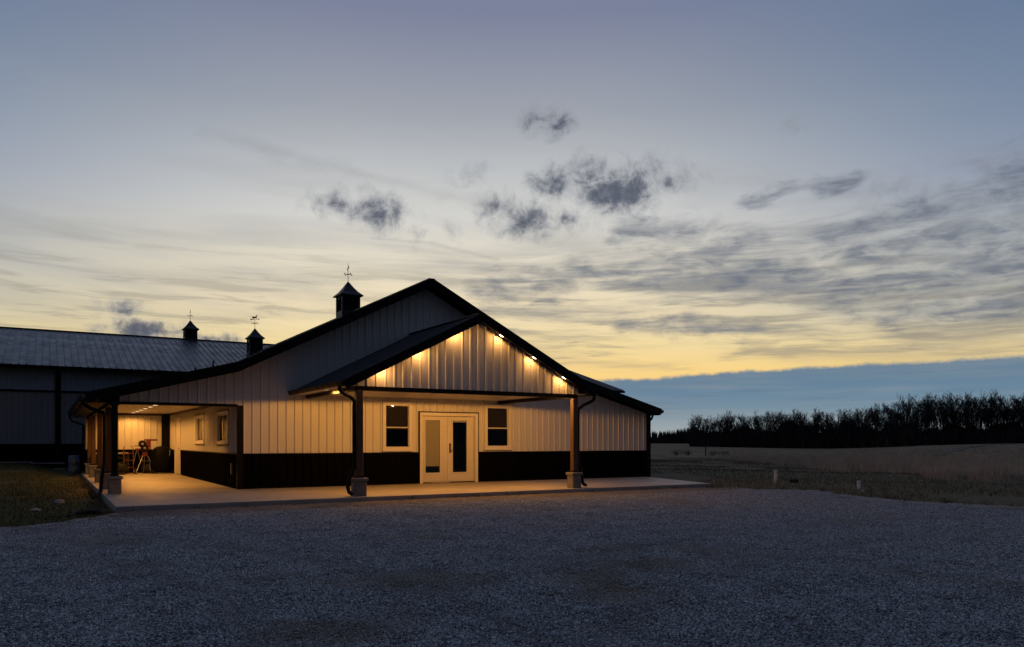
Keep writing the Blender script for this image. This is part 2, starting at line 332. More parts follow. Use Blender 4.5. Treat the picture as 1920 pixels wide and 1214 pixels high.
def grass_mat(name, c1, c2, c3, scale):
    m = bpy.data.materials.new(name); m.use_nodes = True; T = NT(m.node_tree); b = T.n['Principled BSDF']
    t = T.new('ShaderNodeTexCoord'); co = t.outputs['Object']
    a = T.noise(co, scale, 6, 0.62, 0.4); f = T.noise(T.vm('MULTIPLY', co, (1, 1, 0.2)), 7.0, 6, 0.7)
    xs = T.new('ShaderNodeSeparateXYZ'); T.l.new(co, xs.inputs[0])
    c = T.mix(T.smooth(a, 0.35, 0.65), (*c1, 1), (*c2, 1)); c = T.mix(T.smooth(f, 0.4, 0.75, 0, 0.8), c, (*c3, 1))
    c = T.mix(T.smooth(T.noise(T.vm('MULTIPLY', co, (0.5, 1.0, 1.0)), 0.55, 6, 0.68, 0.5), 0.46, 0.66, 0, 0.72), c, (0.06, 0.048, 0.030, 1))
    if name == 'dry_ground':      # greener mown lawn beside the building, damp olive verge beside the lot
        edge = T.m('ADD', xs.outputs[0], T.m('MULTIPLY', T.m('SUBTRACT', a, 0.5), 6.0))
        c = T.mix(T.m('MULTIPLY', T.smooth(edge, -2.0, -4.0), 0.85), c, (0.042, 0.054, 0.017, 1))
        vg = T.m('MULTIPLY', T.smooth(edge, 8.0, 11.0), T.smooth(T.m('ADD', edge, T.m('MULTIPLY', xs.outputs[1], 0.15)), 34.0, 20.0))
        c = T.mix(T.m('MULTIPLY', vg, 0.7), c, T.mix(T.smooth(f, 0.4, 0.65), (0.075, 0.070, 0.034, 1), (0.16, 0.13, 0.08, 1)))
    T.put(b.inputs['Base Color'], c); b.inputs['Roughness'].default_value = 0.95; b.inputs['Specular IOR Level'].default_value = 0.1
    bn = T.new('ShaderNodeBump'); bn.inputs['Strength'].default_value = 0.9; bn.inputs['Distance'].default_value = 0.06
    T.put(bn.inputs['Height'], f); T.l.new(bn.outputs[0], b.inputs['Normal']); return m
GROUND = grass_mat('dry_ground', (0.22, 0.156, 0.100), (0.10, 0.080, 0.045), (0.30, 0.218, 0.145), 0.10)
radii = [0.0] + list(np.geomspace(1.0, 5000, 90)); na = 160
V = []; F = []
for i, r in enumerate(radii):
    for j in range(na):
        th = 2 * math.pi * j / na; V.append((5 + r * math.cos(th), 0 + r * math.sin(th)))
V = np.array(V); Z = ground_h(V[:, 0], V[:, 1])
for i in range(len(radii) - 1):
    for j in range(na):
        q = (j + 1) % na; F.append((i * na + j, (i + 1) * na + j, (i + 1) * na + q, i * na + q))
g = np_mesh('ground', np.c_[V, Z], F, GROUND); tag(g, kind='structure')

# gravel lot: a sheet over the ground with a ragged border
def jag(pts, step=0.25, amp=0.12):
    out = []
    for (x0, y0), (x1, y1) in zip(pts, pts[1:] + pts[:1]):
        L = math.hypot(x1 - x0, y1 - y0); n = max(1, min(int(L / step), 160))
        for i in range(n):
            t = i / n; k = amp if L < 60 else 0
            out.append((x0 + (x1 - x0) * t + random.uniform(-k, k), y0 + (y1 - y0) * t + random.uniform(-k, k)))
    return out
LOT = [(-34, -8.0), (-12, -7.2), (-5.2, -6.55), (-4.2, -6.0), (-3.6, -5.2), (-3.1, -4.4), (-2.9, -4.0), (12.6, -4.0), (12.9, -5.0), (13.3, -5.9), (14.3, -6.6), (14.6, -7.2), (13.7, -8.2), (13.0, -10.8), (13.5, -13.2), (14.5, -18), (17, -30), (20, -60), (-50, -60)]
lotj = jag(LOT)
def gravel_mat():
    m = bpy.data.materials.new('gravel'); m.use_nodes = True; T = NT(m.node_tree); b = T.n['Principled BSDF']
    t = T.new('ShaderNodeTexCoord'); co = t.outputs['Object']
    vo = T.new('ShaderNodeTexVoronoi'); T.l.new(co, vo.inputs['Vector']); vo.inputs['Scale'].default_value = 42
    sx = T.new('ShaderNodeSeparateColor'); T.l.new(vo.outputs['Color'], sx.inputs[0])
    c = T.ramp(sx.outputs[0], [(0, (0.05, 0.052, 0.055, 1)), (0.45, (0.16, 0.165, 0.17, 1)), (0.8, (0.26, 0.265, 0.27, 1)), (1, (0.44, 0.44, 0.44, 1))])
    c = dirt(T, co, c)
    T.put(b.inputs['Base Color'], c); b.inputs['Roughness'].default_value = 0.85; b.inputs['Specular IOR Level'].default_value = 0.3
    bn = T.new('ShaderNodeBump'); bn.inputs['Strength'].default_value = 1.0; bn.inputs['Distance'].default_value = 0.02
    T.put(bn.inputs['Height'], T.m('MULTIPLY', vo.outputs['Distance'], -1.0)); T.l.new(bn.outputs[0], b.inputs['Normal']); return m
def dirt(T, co, c):     # thin places where soil shows through, and a damp earthy strip along the slab
    big = T.noise(co, 0.30, 5, 0.6, 0.6); sp = T.new('ShaderNodeSeparateXYZ'); T.l.new(co, sp.inputs[0])
    fine = T.noise(co, 2.6, 4, 0.65)
    for zd_, tt_, ra_, rb_ in ((7.7, -0.125, 0.85, 0.62), (7.9, 0.11, 0.62, 0.75), (8.7, 0.165, 0.8, 0.55), (5.6, -0.25, 0.7, 0.42), (7.0, 0.14, 0.5, 0.5)):   # bare earth worn through the stone
        q = CAM + FW * zd_ + RT * (tt_ * zd_)
        dv_ = T.vm('SUBTRACT', co, (q.x, q.y, 0)); u_ = T.m('DIVIDE', T.vm('DOT_PRODUCT', dv_, tuple(RT)), ra_); v_ = T.m('DIVIDE', T.vm('DOT_PRODUCT', dv_, tuple(FW)), rb_)
        dd = T.m('ADD', T.m('SQRT', T.m('ADD', T.m('MULTIPLY', u_, u_), T.m('MULTIPLY', v_, v_))), T.m('MULTIPLY', T.m('SUBTRACT', fine, 0.5), 1.9))
        c = T.mix(T.smooth(dd, 1.25, 0.3, 0, 0.62), c, (0.20, 0.165, 0.112, 1))
    c = T.mix(T.smooth(big, 0.56, 0.66, 0, 0.55), c, (0.24, 0.205, 0.155, 1))
    mid = T.noise(co, 1.5, 4, 0.6)
    c = T.mix(T.smooth(mid, 0.50, 0.72, 0, 0.32), c, (0.19, 0.195, 0.198, 1))
    for cx_, cy_, rr_, wd_ in ((6.0, -27.0, 12.2, 0.34), (6.0, -27.0, 14.0, 0.34), (-14.0, -15.5, 11.0, 0.30), (-14.0, -15.5, 12.7, 0.30)):   # worn wheel tracks
        dd = T.m('ABSOLUTE', T.m('SUBTRACT', T.m('ADD', T.vm('DISTANCE', T.vm('MULTIPLY', co, (1, 1, 0)), (cx_, cy_, 0)), T.m('MULTIPLY', T.m('SUBTRACT', mid, 0.5), 0.8)), rr_))
        c = T.mix(T.m('MULTIPLY', T.smooth(dd, wd_, 0.05), T.smooth(big, 0.35, 0.55, 0.05, 0.32)), c, (0.17, 0.168, 0.16, 1))
    edge = T.m('ADD', sp.outputs[1], T.m('MULTIPLY', T.m('SUBTRACT', T.noise(co, 0.8, 4, 0.6), 0.5), 2.0))
    return T.mix(T.smooth(edge, -6.3, -4.9, 0, 0.75), c, (0.17, 0.135, 0.10, 1))
GRAVEL = gravel_mat()
ZG = -0.115
import bmesh
bm = bmesh.new(); vs = [bm.verts.new((x, y, ZG)) for x, y in lotj]; bm.faces.new(vs); bmesh.ops.triangulate(bm, faces=bm.faces[:])
me = bpy.data.meshes.new('gravel_lot'); bm.to_mesh(me); bm.free(); me.materials.append(GRAVEL)
lot = bpy.data.objects.new('gravel_lot', me); col.objects.link(lot); tag(lot, kind='structure')

def stone_mat():
    m = bpy.data.materials.new('gravel_stone'); m.use_nodes = True; T = NT(m.node_tree); b = T.n['Principled BSDF']
    at = T.new('ShaderNodeAttribute'); at.attribute_name = 'tone'; ge = T.new('ShaderNodeNewGeometry')
    c = T.ramp(at.outputs['Fac'], [(0, (0.08, 0.085, 0.087, 1)), (0.35, (0.245, 0.262, 0.262, 1)), (0.8, (0.40, 0.425, 0.425, 1)), (1, (0.66, 0.68, 0.68, 1))])
    c = dirt(T, ge.outputs['Position'], c)
    T.put(b.inputs['Base Color'], c); b.inputs['Roughness'].default_value = 0.8; b.inputs['Specular IOR Level'].default_value = 0.35; return m
STONEM = stone_mat()
# one square metre of loose stones as a mesh, laid out over the lot as turned copies by geometry nodes
def stone_tile(name, n, size):
    me0 = bmesh.new(); bmesh.ops.create_icosphere(me0, subdivisions=1, radius=1)
    bv_ = np.array([v.co[:] for v in me0.verts]); bf = np.array([[v.index for v in f.verts] for f in me0.faces]); me0.free()
    nv = len(bv_); V = np.zeros((n, nv, 3)); tone = rng.uniform(0, 1, n) ** 1.3
    for i in range(n):
        r = rng.uniform(0.0050, 0.0092) * (rng.uniform(1.4, 1.9) if rng.uniform() < 0.04 else 1)
        q = bv_ * (1 + rng.uniform(-0.28, 0.28, (nv, 1))) * (r * rng.uniform(0.65, 1.35, 3))
        a, b_ = rng.uniform(0, 6.283), rng.uniform(-0.7, 0.7)
        ca, sa, cb, sb_ = math.cos(a), math.sin(a), math.cos(b_), math.sin(b_)
        q = q @ np.array([[ca, sa, 0], [-sa, ca, 0], [0, 0, 1]]) @ np.array([[1, 0, 0], [0, cb, sb_], [0, -sb_, cb]])
        V[i] = q + [*rng.uniform(-size / 2, size / 2, 2), rng.uniform(0.0, 0.008)]
    F = (bf[None] + (np.arange(n) * nv)[:, None, None]).reshape(-1, 3)
    me = bpy.data.meshes.new(name); me.vertices.add(n * nv); me.vertices.foreach_set('co', V.astype(np.float32).ravel())
    me.loops.add(F.size); me.loops.foreach_set('vertex_index', F.astype(np.int32).ravel()); me.polygons.add(len(F)); me.polygons.foreach_set('loop_start', np.arange(0, F.size, 3, dtype=np.int32))
    me.update(calc_edges=True)
    at = me.attributes.new('tone', 'FLOAT', 'POINT'); at.data.foreach_set('value', np.repeat(tone, nv).astype(np.float32)); me.materials.append(STONEM)
    return me
def gravel_field():
    cells = []
    for ix in range(-14, 13):
        for iy in range(-20, -4):
            x, y = ix + 0.5, iy + 0.45
            dx, dy = x - CAM.x, y - CAM.y; r = math.hypot(dx, dy); a = math.degrees(math.atan2(dx * RT.x + dy * RT.y, dx * FW.x + dy * FW.y))
            if r < 3.0 or abs(a) > 44: continue
            if x < -4.4 and y > -7.2: continue
            if x < -3.2 and y > -5.6: continue
            if x > float(np.interp(y, [-20, -13.2, -10.8, -8.2, -7.2, -6.6, -5], [14.0, 13.0, 12.5, 13.2, 14.0, 13.8, 12.6])) - 0.5: continue
            cells.append((x + random.uniform(-.1, .1), y + random.uniform(-.05, .05), ZG + 0.002))
    me = stone_tile('gravel', 6600, 1.40); nt = len(me.vertices)
    o = bpy.data.objects.new('gravel', me); col.objects.link(o)
    pts = bpy.data.meshes.new('gravel_cells'); pts.from_pydata(cells, [], [])
    ng = bpy.data.node_groups.new('gravel', 'GeometryNodeTree')
    ng.interface.new_socket('Geometry', in_out='INPUT', socket_type='NodeSocketGeometry'); ng.interface.new_socket('Geometry', in_out='OUTPUT', socket_type='NodeSocketGeometry')
    n = ng.nodes; l = ng.links; gi = n.new('NodeGroupInput'); go = n.new('NodeGroupOutput')
    # points of the grid are kept in the same mesh after the stones, marked by the attribute 'cell'
    na_ = n.new('GeometryNodeInputNamedAttribute'); na_.data_type = 'BOOLEAN'; na_.inputs['Name'].default_value = 'cell'
    sep = n.new('GeometryNodeSeparateGeometry'); sep.domain = 'POINT'; l.new(gi.outputs[0], sep.inputs[0]); l.new(na_.outputs[0], sep.inputs[1])
    ip = n.new('GeometryNodeInstanceOnPoints'); l.new(sep.outputs[0], ip.inputs['Points']); l.new(sep.outputs[1], ip.inputs['Instance'])
    rv = n.new('FunctionNodeRandomValue'); rv.data_type = 'FLOAT_VECTOR'; rv.inputs[0].default_value = (0, 0, 0); rv.inputs[1].default_value = (0, 0, 6.283); l.new(rv.outputs[0], ip.inputs['Rotation'])
    l.new(ip.outputs[0], go.inputs[0])
    k = len(cells); me.vertices.add(k)
    for i, c in enumerate(cells): me.vertices[nt + i].co = c
    at = me.attributes.new('cell', 'BOOLEAN', 'POINT'); at.data.foreach_set('value', [False] * nt + [True] * k); me.update()
    md = o.modifiers.new('scatter', 'NODES'); md.node_group = ng
    bpy.data.meshes.remove(pts)
    return o
tag(gravel_field(), 'loose grey crushed stone over the lot', 'gravel', kind='stuff')

# ------------------------------------------------------------------ slab
slab_poly = [(-3.2, -4.42), (12.95, -4.42), (14.25, -0.02), (0.0, -0.02), (0.0, 13.3), (-3.2, 13.3)]
sb = MB().slab(slab_poly, -0.30, 0.0).build('concrete_slab', CONC); tag(sb, kind='structure')
bv = sb.modifiers.new('b', 'BEVEL'); bv.width = 0.012; bv.segments = 2; bv.limit_method = 'ANGLE'

# ------------------------------------------------------------------ ribbed siding and roof panels
PW = 0.915
def profile(rib=0.024, n=4):
    pts = []
    for k in range(n):
        c = 0.05 + k * PW / n
        pts += [(c - 0.030, 0), (c - 0.012, rib), (c + 0.012, rib), (c + 0.030, 0)]
    return [(0.0, 0.0)] + pts + [(PW, 0.0)]
PROF = profile()
def siding(parent, m, axis, a0, a1, zb, zt, plane, sign, openings=(), name='siding_panel', extra=()):
    """one object per sheet of ribbed steel; axis is the wall's run, sign the outward direction of the other axis"""
    fb = zb if callable(zb) else (lambda x: zb); ft = zt if callable(zt) else (lambda x: zt)
    n = int(math.ceil((a1 - a0) / PW - 1e-6))
    for k in range(n):
        s = a0 + k * PW; e = min(s + PW, a1)
        cols = [(s + x, h) for x, h in PROF if s + x < e - 1e-4]
        def hh(x):
            for (xa, ha), (xb, hb) in zip(PROF, PROF[1:]):
                if xa <= x - s <= xb: return ha + (hb - ha) * ((x - s - xa) / (xb - xa) if xb > xa else 0)
            return 0.0
        for br in [e] + [o for op in openings for o in op[:2]] + list(extra):
            if s < br <= e + 1e-6 and all(abs(br - c[0]) > 1e-4 for c in cols): cols.append((br, hh(br)))
        cols.sort(); pieces = []; open_ = []
        for (xa, ha), (xb, hb) in zip(cols, cols[1:]):
            mid = (xa + xb) / 2; now = []
            segs = [(fb(xa + 1e-5), fb(xb - 1e-5), ft(xa + 1e-5), ft(xb - 1e-5))]
            for (o0, o1, z0, z1) in openings:
                if o0 < mid < o1:
                    ns = []
                    for (ba, bb, ta, tb) in segs:
                        if z1 <= min(ba, bb) or z0 >= max(ta, tb): ns.append((ba, bb, ta, tb)); continue
                        if z0 > max(ba, bb): ns.append((ba, bb, z0, z0))
                        if z1 < min(ta, tb): ns.append((z1, z1, ta, tb))
                    segs = ns
            for (ba, bb, ta, tb) in segs:
                if ta - ba < 0.004 and tb - bb < 0.004: continue
                pt = (lambda x, h, z: (x, plane + sign * h, z)) if axis == 'x' else (lambda x, h, z: (plane + sign * h, x, z))
                q = [pt(xa, ha, ba), pt(xb, hb, bb), pt(xb, hb, max(tb, bb)), pt(xa, ha, max(ta, ba))]
                fl = (axis == 'x') == (sign < 0)
                hit = [g for (b0, t0, g) in open_ if min(ta, t0) - max(ba, b0) > 0.01]
                if hit:
                    g = hit[0]
                    for h in hit[1:]:
                        if h is not g: g.add(h.v, h.f); pieces[:] = [p for p in pieces if p is not h]; now = [(b0, t0, g if gg is h else gg) for b0, t0, gg in now]; open_ = [(b0, t0, g if gg is h else gg) for b0, t0, gg in open_]
                else: g = MB(); pieces.append(g)
                g.add(q, [(0, 1, 2, 3) if fl else (3, 2, 1, 0)]); now.append((bb, tb, g))
            open_ = now
        for g in pieces: g.build(name, m, parent)
def sheathing(name, parent, m, axis, a0, a1, zb, zt, p0, p1, openings=(), extra=()):
    fb = zb if callable(zb) else (lambda x: zb); ft = zt if callable(zt) else (lambda x: zt)
    xs = sorted(set([a0, a1] + [o for op in openings for o in op[:2] if a0 < o < a1] + [x for x in extra if a0 < x < a1])); mb = MB()
    for xa, xb in zip(xs, xs[1:]):
        mid = (xa + xb) / 2; segs = [(fb(xa + 1e-5), fb(xb - 1e-5), ft(xa + 1e-5), ft(xb - 1e-5))]
        for (o0, o1, z0, z1) in openings:
            if o0 < mid < o1:
                ns = []
                for (ba, bb, ta, tb) in segs:
                    if z0 > max(ba, bb) + 1e-4: ns.append((ba, bb, z0, z0))
                    if z1 < min(ta, tb): ns.append((z1, z1, ta, tb))
                segs = ns
        for (ba, bb, ta, tb) in segs:
            if axis == 'x': v = [(x, p, z) for p in (p0, p1) for x, z in ((xa, ba), (xb, bb), (xb, tb), (xa, ta))]
            else: v = [(p, x, z) for p in (p0, p1) for x, z in ((xa, ba), (xb, bb), (xb, tb), (xa, ta))]
            mb.add(v, [(0, 1, 2, 3), (7, 6, 5, 4), (0, 4, 5, 1), (1, 5, 6, 2), (2, 6, 7, 3), (3, 7, 4, 0)])
    return mb.build(name, m, parent)
RPROF = profile(0.022)
BPROF = profile(0.040, 3)
def roof_sheets(parent, m, p_top, along, down, length, slope_len, name='roof_panel', prof=RPROF):
    """steel sheets laid side by side along a slope, ribs running down it; one shared mesh"""
    along = Vector(along).normalized(); down = Vector(down).normalized(); nrm = along.cross(down)
    if nrm.z < 0: nrm = -nrm
    p_top = Vector(p_top); n = int(math.ceil(length / PW - 1e-6)); cache = {}
    for k in range(n):
        wd = round(min(PW, length - k * PW), 4)
        if wd < 0.05: continue
        if wd not in cache:
            mb = MB(); pr = [q for q in prof if q[0] < wd - 1e-4] + [(wd, 0.0)]
            for (xa, ha), (xb, hb) in zip(pr, pr[1:]):
                v = [along * xa + nrm * ha, along * xb + nrm * hb]
                v += [v[1] + down * slope_len, v[0] + down * slope_len]
                mb.add(v, [(0, 1, 2, 3)])
            me = mb.mesh(name); me.materials.append(m); cache[wd] = me
        o = bpy.data.objects.new(name, cache[wd]); col.objects.link(o); o.location = p_top + along * (k * PW); place(o, parent)

# ------------------------------------------------------------------ main gabled building
CX, PK = 5.5, 6.13
def roofz(x):
    a = abs(x - CX)
    return PK - 0.504 * a if a <= 5.5 else PK - 0.504 * 5.5 - 0.262 * (a - 5.5)
EL, ER = -3.55, 14.55            # eaves
house = empty('metal_building', (CX, 0, 0), 'off-white steel building with black wainscot, gabled porch and open carport, lit at dusk', 'building')
YF, YB, YR = -0.40, 13.45, 24.8
def under(x): return roofz(x) - 0.13
DOOR = (5.27, 7.27, -0.01, 2.16); WINL = (4.09, 5.02, 1.01, 2.45); WINR = (7.52, 8.49, 1.03, 2.45)
ops = [DOOR, WINL, WINR]
fw = sheathing('front_wall', house, ROOM, 'x', -3.1, 14.3, lambda x: 0.0 if x >= 0 else 2.30, under, 0.012, 0.10, ops, extra=(0.0, CX, 11.0))
siding(fw, SIDING, 'x', -3.1, 14.37, lambda x: 0.955 if x >= 0 else 2.27, under, 0.0, -1, ops, extra=(0.0, CX, 11.0))
wn = MB().box(0.10, 5.27, 0.0, 0.011, 0.93, 0.95).box(7.27, 14.25, 0.0, 0.011, 0.93, 0.95).build('wainscot_backing', TRIM, house)
siding(wn, BLACK, 'x', 0.12, 5.27, 0.015, 0.93, -0.004, -1, [], name='wainscot_panel')
siding(wn, BLACK, 'x', 7.27, 14.25, 0.015, 0.93, -0.004, -1, [], name='wainscot_panel')
MB().box(0.12, 5.25, -0.040, 0.0, 0.925, 0.955).build('wainscot_cap', TRIM, house)
MB().box(7.29, 14.24, -0.040, 0.0, 0.925, 0.955).build('wainscot_cap', TRIM, house)
MB().box(0.12, 5.25, -0.032, 0.0, 0.0, 0.03).box(7.29, 14.24, -0.032, 0.0, 0.0, 0.03).build('base_trim', TRIM, house)
# corner trims
MB().box(-0.03, 0.13, -0.045, 0.02, 0.0, 2.24).build('corner_trim', TRIM, house)
MB().box(14.24, 14.41, -0.045, 0.12, 0.0, 2.32).build('corner_trim', TRIM, house)
# carport header and its bottom trim
MB().box(-3.12, -0.03, -0.045, 0.13, 2.20, 2.272).build('header_trim', TRIM, house)
# rest of the shell: side and back walls
sw = sheathing('carport_wall', house, ROOM, 'y', 0.10, 13.2, 0.0, 3.1, 0.012, 0.10, [(1.13, 2.78, 1.20, 2.14), (5.06, 6.73, 1.20, 2.15), (10.17, 11.65, -0.01, 2.22)])
siding(sw, SIDING, 'y', 0.02, 13.2, 0.955, 2.44, 0.0, -1, [(1.13, 2.78, 1.20, 2.14), (5.06, 6.73, 1.20, 2.15), (10.17, 11.65, -0.01, 2.22)])
siding(sw, BLACK, 'y', 0.04, 10.17, 0.015, 0.93, -0.004, -1, [], name='wainscot_panel')
siding(sw, BLACK, 'y', 11.65, 13.18, 0.015, 0.93, -0.004, -1, [], name='wainscot_panel')
MB().box(-0.038, 0.0, 0.03, 10.15, 0.925, 0.955).box(-0.038, 0.0, 11.67, 13.18, 0.925, 0.955).build('wainscot_cap', TRIM, house)
MB().box(-0.045, 0.0, 0.03, 13.18, 2.34, 2.405).build('ceiling_trim', mat('trim_brown', (0.07, 0.025, 0.015), 0.5), house)
bw = sheathing('carport_back_wall', house, ROOM, 'x', -3.1, -0.0, 0.0, 2.42, 13.22, 13.32)
siding(bw, SIDING, 'x', -3.1, -0.02, 0.955, 2.42, 13.2, -1)
siding(bw, BLACK, 'x', -3.1, -0.02, 0.015, 0.93, 13.196, -1, name='wainscot_panel')
MB().box(-3.08, -0.03, 13.155, 13.2, 0.925, 0.955).build('wainscot_cap', TRIM, house)
MB().box(-0.34, -0.05, 13.12, 13.19, 0.0, 2.40).build('corner_trim', TRIM, house)
MB().box(-3.08, -0.05, 13.15, 13.195, 2.33, 2.405).build('ceiling_trim', bpy.data.materials['trim_brown'], house)
rw = sheathing('side_wall', house, ROOM, 'y', 0.12, 13.3, 0.0, 2.36, 14.27, 14.36)
siding(rw, SIDING, 'y', 0.12, 13.3, 0.955, 2.36, 14.37, 1)
siding(rw, BLACK, 'y', 0.12, 13.3, -0.15, 0.93, 14.372, 1, name='wainscot_panel')
rb = sheathing('back_wall', house, ROOM, 'x', 0.12, 14.25, 0.0, lambda x: under(x) - 0.02, 13.34, 13.42, extra=(CX, 11.0))
siding(rb, SIDING, 'x', 11.0, 14.3, -0.1, lambda x: under(x) - 0.02, 13.44, 1)
MB().box(0.02, 14.3, 0.13, 13.3, -0.28, -0.006).build('floor', ROOM, house)
for x in (0.03, 10.97): MB().box(x - 0.05, x + 0.05, 13.46, 20.0, -0.2, 3.22).build('wing_wall', BARNSIDE, house)
# roof decks (solid) with steel sheets on them
def deck(name, xa, xb, y0, y1, t=0.11, off=0.012):
    za, zb_ = roofz(xa) - off, roofz(xb) - off
    v = [(x, y, z) for y in (y0, y1) for x, z in ((xa, za), (xb, zb_), (xb, zb_ - t), (xa, za - t))]
    return MB().add(v, [(0, 1, 2, 3), (7, 6, 5, 4), (0, 4, 5, 1), (1, 5, 6, 2), (2, 6, 7, 3), (3, 7, 4, 0)]).build(name, TRIM, house)
dk = deck('roof', 0.0, CX, YF, YR); dk2 = deck('roof', CX, 11.0, YF, YR); dk3 = deck('roof', EL, 0.0, YF, YB); dk4 = deck('roof', 11.0, ER, YF, YB)
def slope(x0, x1, y0, y1, dkk):
    z0, z1 = roofz(x0), roofz(x1); dv = Vector((x1 - x0, 0, z1 - z0))
    roof_sheets(dkk, ROOF, (x0, y0, z0), (0, 1, 0), dv, y1 - y0, dv.length)
slope(CX, 0.0, YF, YR, dk); slope(CX, 11.0, YF, YR, dk2); slope(0.0, EL, YF, YB, dk3); slope(11.0, ER, YF, YB, dk4)
MB().beam((CX, YF - 0.02, PK + 0.01), (CX, YR - 0.8, PK + 0.01), (1, 0, 0), (0, 0, 1), 0.10, 0.018).build('ridge_cap', ROOF, house)
# rake fascia boards along the front gable
def rake(xa, xb, y, zf, name='rake_trim', dep=0.115, th=0.02, drop=0.085, par=house):
    a = Vector((xa, y, zf(xa) - drop)); b = Vector((xb, y, zf(xb) - drop)); dv = (b - a).normalized(); up = Vector((-dv.z, 0, dv.x))
    if up.z < 0: up = -up
    MB().beam(a, b, (0, 1, 0), up, th, dep).build(name, TRIM, par)
rake(CX, 0.0, YF - 0.02, roofz); rake(CX, 11.0, YF - 0.022, roofz); rake(0.0, EL - 0.02, YF - 0.024, roofz); rake(11.0, ER + 0.02, YF - 0.026, roofz)
# frieze board under the rake against the wall
for xa, xb in ((CX, 0.0), (CX, 11.0), (0.0, -3.1), (11.0, 14.3)):
    rake(xa, xb, -0.03, roofz, name='frieze_trim', dep=0.05, th=0.012, drop=0.17)
# eave fascias and gutters
def gutter(x, y0, y1, z, sgn, name='gutter', par=house):
    pr = [(0, 0.0), (0.0, -0.11), (0.075, -0.12), (0.105, -0.075), (0.125, -0.015), (0.125, 0.0), (0.112, 0.0), (0.112, -0.012), (0.095, -0.07), (0.07, -0.108), (0.012, -0.10), (0.012, 0.0)]
    n = len(pr); v = [(x + sgn * a, y, z + b) for y in (y0, y1) for a, b in pr]
    MB().add(v, [tuple(range(n)), tuple(range(2 * n - 1, n - 1, -1))] + [(i, (i + 1) % n, n + (i + 1) % n, n + i) for i in range(n)]).build(name, TRIM, par)
for xe, sg in ((EL, -1), (ER, 1)):
    z = roofz(xe)
    MB().box(min(xe, xe + sg * 0.02), max(xe, xe + sg * 0.02), YF, YB, z - 0.20, z - 0.015).build('fascia', TRIM, house)
    gutter(xe + sg * 0.02, YF - 0.04, YB, z - 0.02, sg)
# soffits beneath the overhangs
MB().box(EL + 0.02, -3.12, YF + 0.03, YB - 0.1, roofz(EL) - 0.21, roofz(EL) - 0.195).build('soffit', TRIM, house)
MB().box(14.43, ER - 0.02, YF + 0.03, YB - 0.1, roofz(ER) - 0.21, roofz(ER) - 0.195).build('soffit', TRIM, house)
# carport ceiling, side header, posts
MB().box(-2.84, -0.012, 0.135, 13.19, 2.42, 2.45).build('carport_ceiling', CEIL, house)
MB().box(-3.06, -2.84, -0.30, 13.32, 2.17, 2.415).build('side_header', TRIM, house)
def post(x, y, z1, name='porch_post', mt=WOOD, sz=0.16):
    p = MB().cbox((x, y, 0.43), sz, sz, z1 - 0.43, 0.008).build(name, mt, house)
    MB().cbox((x, y, -0.10), 0.285, 0.285, 0.46, 0.012).build('pedestal', STONE, p)
    MB().cbox((x, y, 0.36), 0.345, 0.345, 0.07, 0.015).build('pedestal_cap', STONE, p)
    MB().cbox((x, y, 0.43), 0.19, 0.19, 0.05, 0.004).build('post_bracket', IRON, p)
    return p
for i, y in enumerate((-0.28, 2.0, 5.9, 9.9, 13.0)): post(-2.95, y, 2.17, 'carport_post', sz=0.14, mt=WOOD if i else TRIM)
# downspouts of the main roof
def spout(pts, name='downspout', r=0.042, par=house, m=None):
    return MB().tube(pts, r, 8).build(name, m or TRIM, par)
zl = roofz(EL) - 0.14
spout([(EL - 0.07, 13.2, zl), (EL - 0.07, 13.2, zl - 0.10), (EL + 0.02, 13.25, zl - 0.22), (-3.16, 13.32, zl - 0.35), (-3.14, 13.36, zl - 0.45), (-3.14, 13.36, 0.15), (-3.3, 13.4, 0.02)])
spout([(EL - 0.07, 0.15, zl), (EL - 0.07, 0.15, zl - 0.08), (EL + 0.10, 0.12, zl - 0.2), (-3.17, 0.08, zl - 0.3), (-3.15, 0.05, zl - 0.42), (-3.15, 0.05, 0.75)])
spout([(-3.15, 0.05, 0.78), (-3.18, -0.05, 0.62), (-3.22, -0.2, 0.45), (-3.24, -0.3, 0.25), (-3.25, -0.35, 0.08), (-3.30, -0.42, -0.02), (-3.42, -0.5, -0.08)], 'drain_hose', 0.045, m=RUBBER)
zr = roofz(ER) - 0.14
spout([(ER + 0.07, 0.10, zr), (ER + 0.07, 0.10, zr - 0.10), (ER + 0.04, 0.10, zr - 0.17), (14.50, 0.10, zr - 0.24), (14.46, 0.10, zr - 0.32), (14.46, 0.10, -0.02)])

# ---- porch
PXC, PZ, PE = 5.0, 4.48, 3.55
def pz(x): return PZ - 0.51 * abs(x - PXC)
PY = -4.40
porch_root = house
for s in (-1, 1):
    xa, xb = PXC, PXC + s * PE
    v = [(x, y, z) for y in (PY, -0.03) for x, z in ((xa, pz(xa) - 0.012), (xb, pz(xb) - 0.012), (xb, pz(xb) - 0.085), (xa, pz(xa) - 0.10))]
    d_ = MB().add(v, [(0, 1, 2, 3), (7, 6, 5, 4), (0, 4, 5, 1), (1, 5, 6, 2), (2, 6, 7, 3), (3, 7, 4, 0)]).build('porch_roof', TRIM, house)
    dv = Vector((xb - xa, 0, pz(xb) - pz(xa))); roof_sheets(d_, ROOF, (xa, PY, pz(xa)), (0, 1, 0), dv, -0.03 - PY, dv.length)
    rake(xa, xb + s * 0.02, PY - 0.02 - 0.002 * s, pz, dep=0.105, drop=0.085)
    zt_ = pz(xb)
    MB().box(min(xb, xb + s * 0.02), max(xb, xb + s * 0.02), PY, -0.03, zt_ - 0.105, zt_ - 0.012).build('fascia', TRIM, house)
    gutter(xb + s * 0.02, PY - 0.03, -0.05, zt_ - 0.005, s)
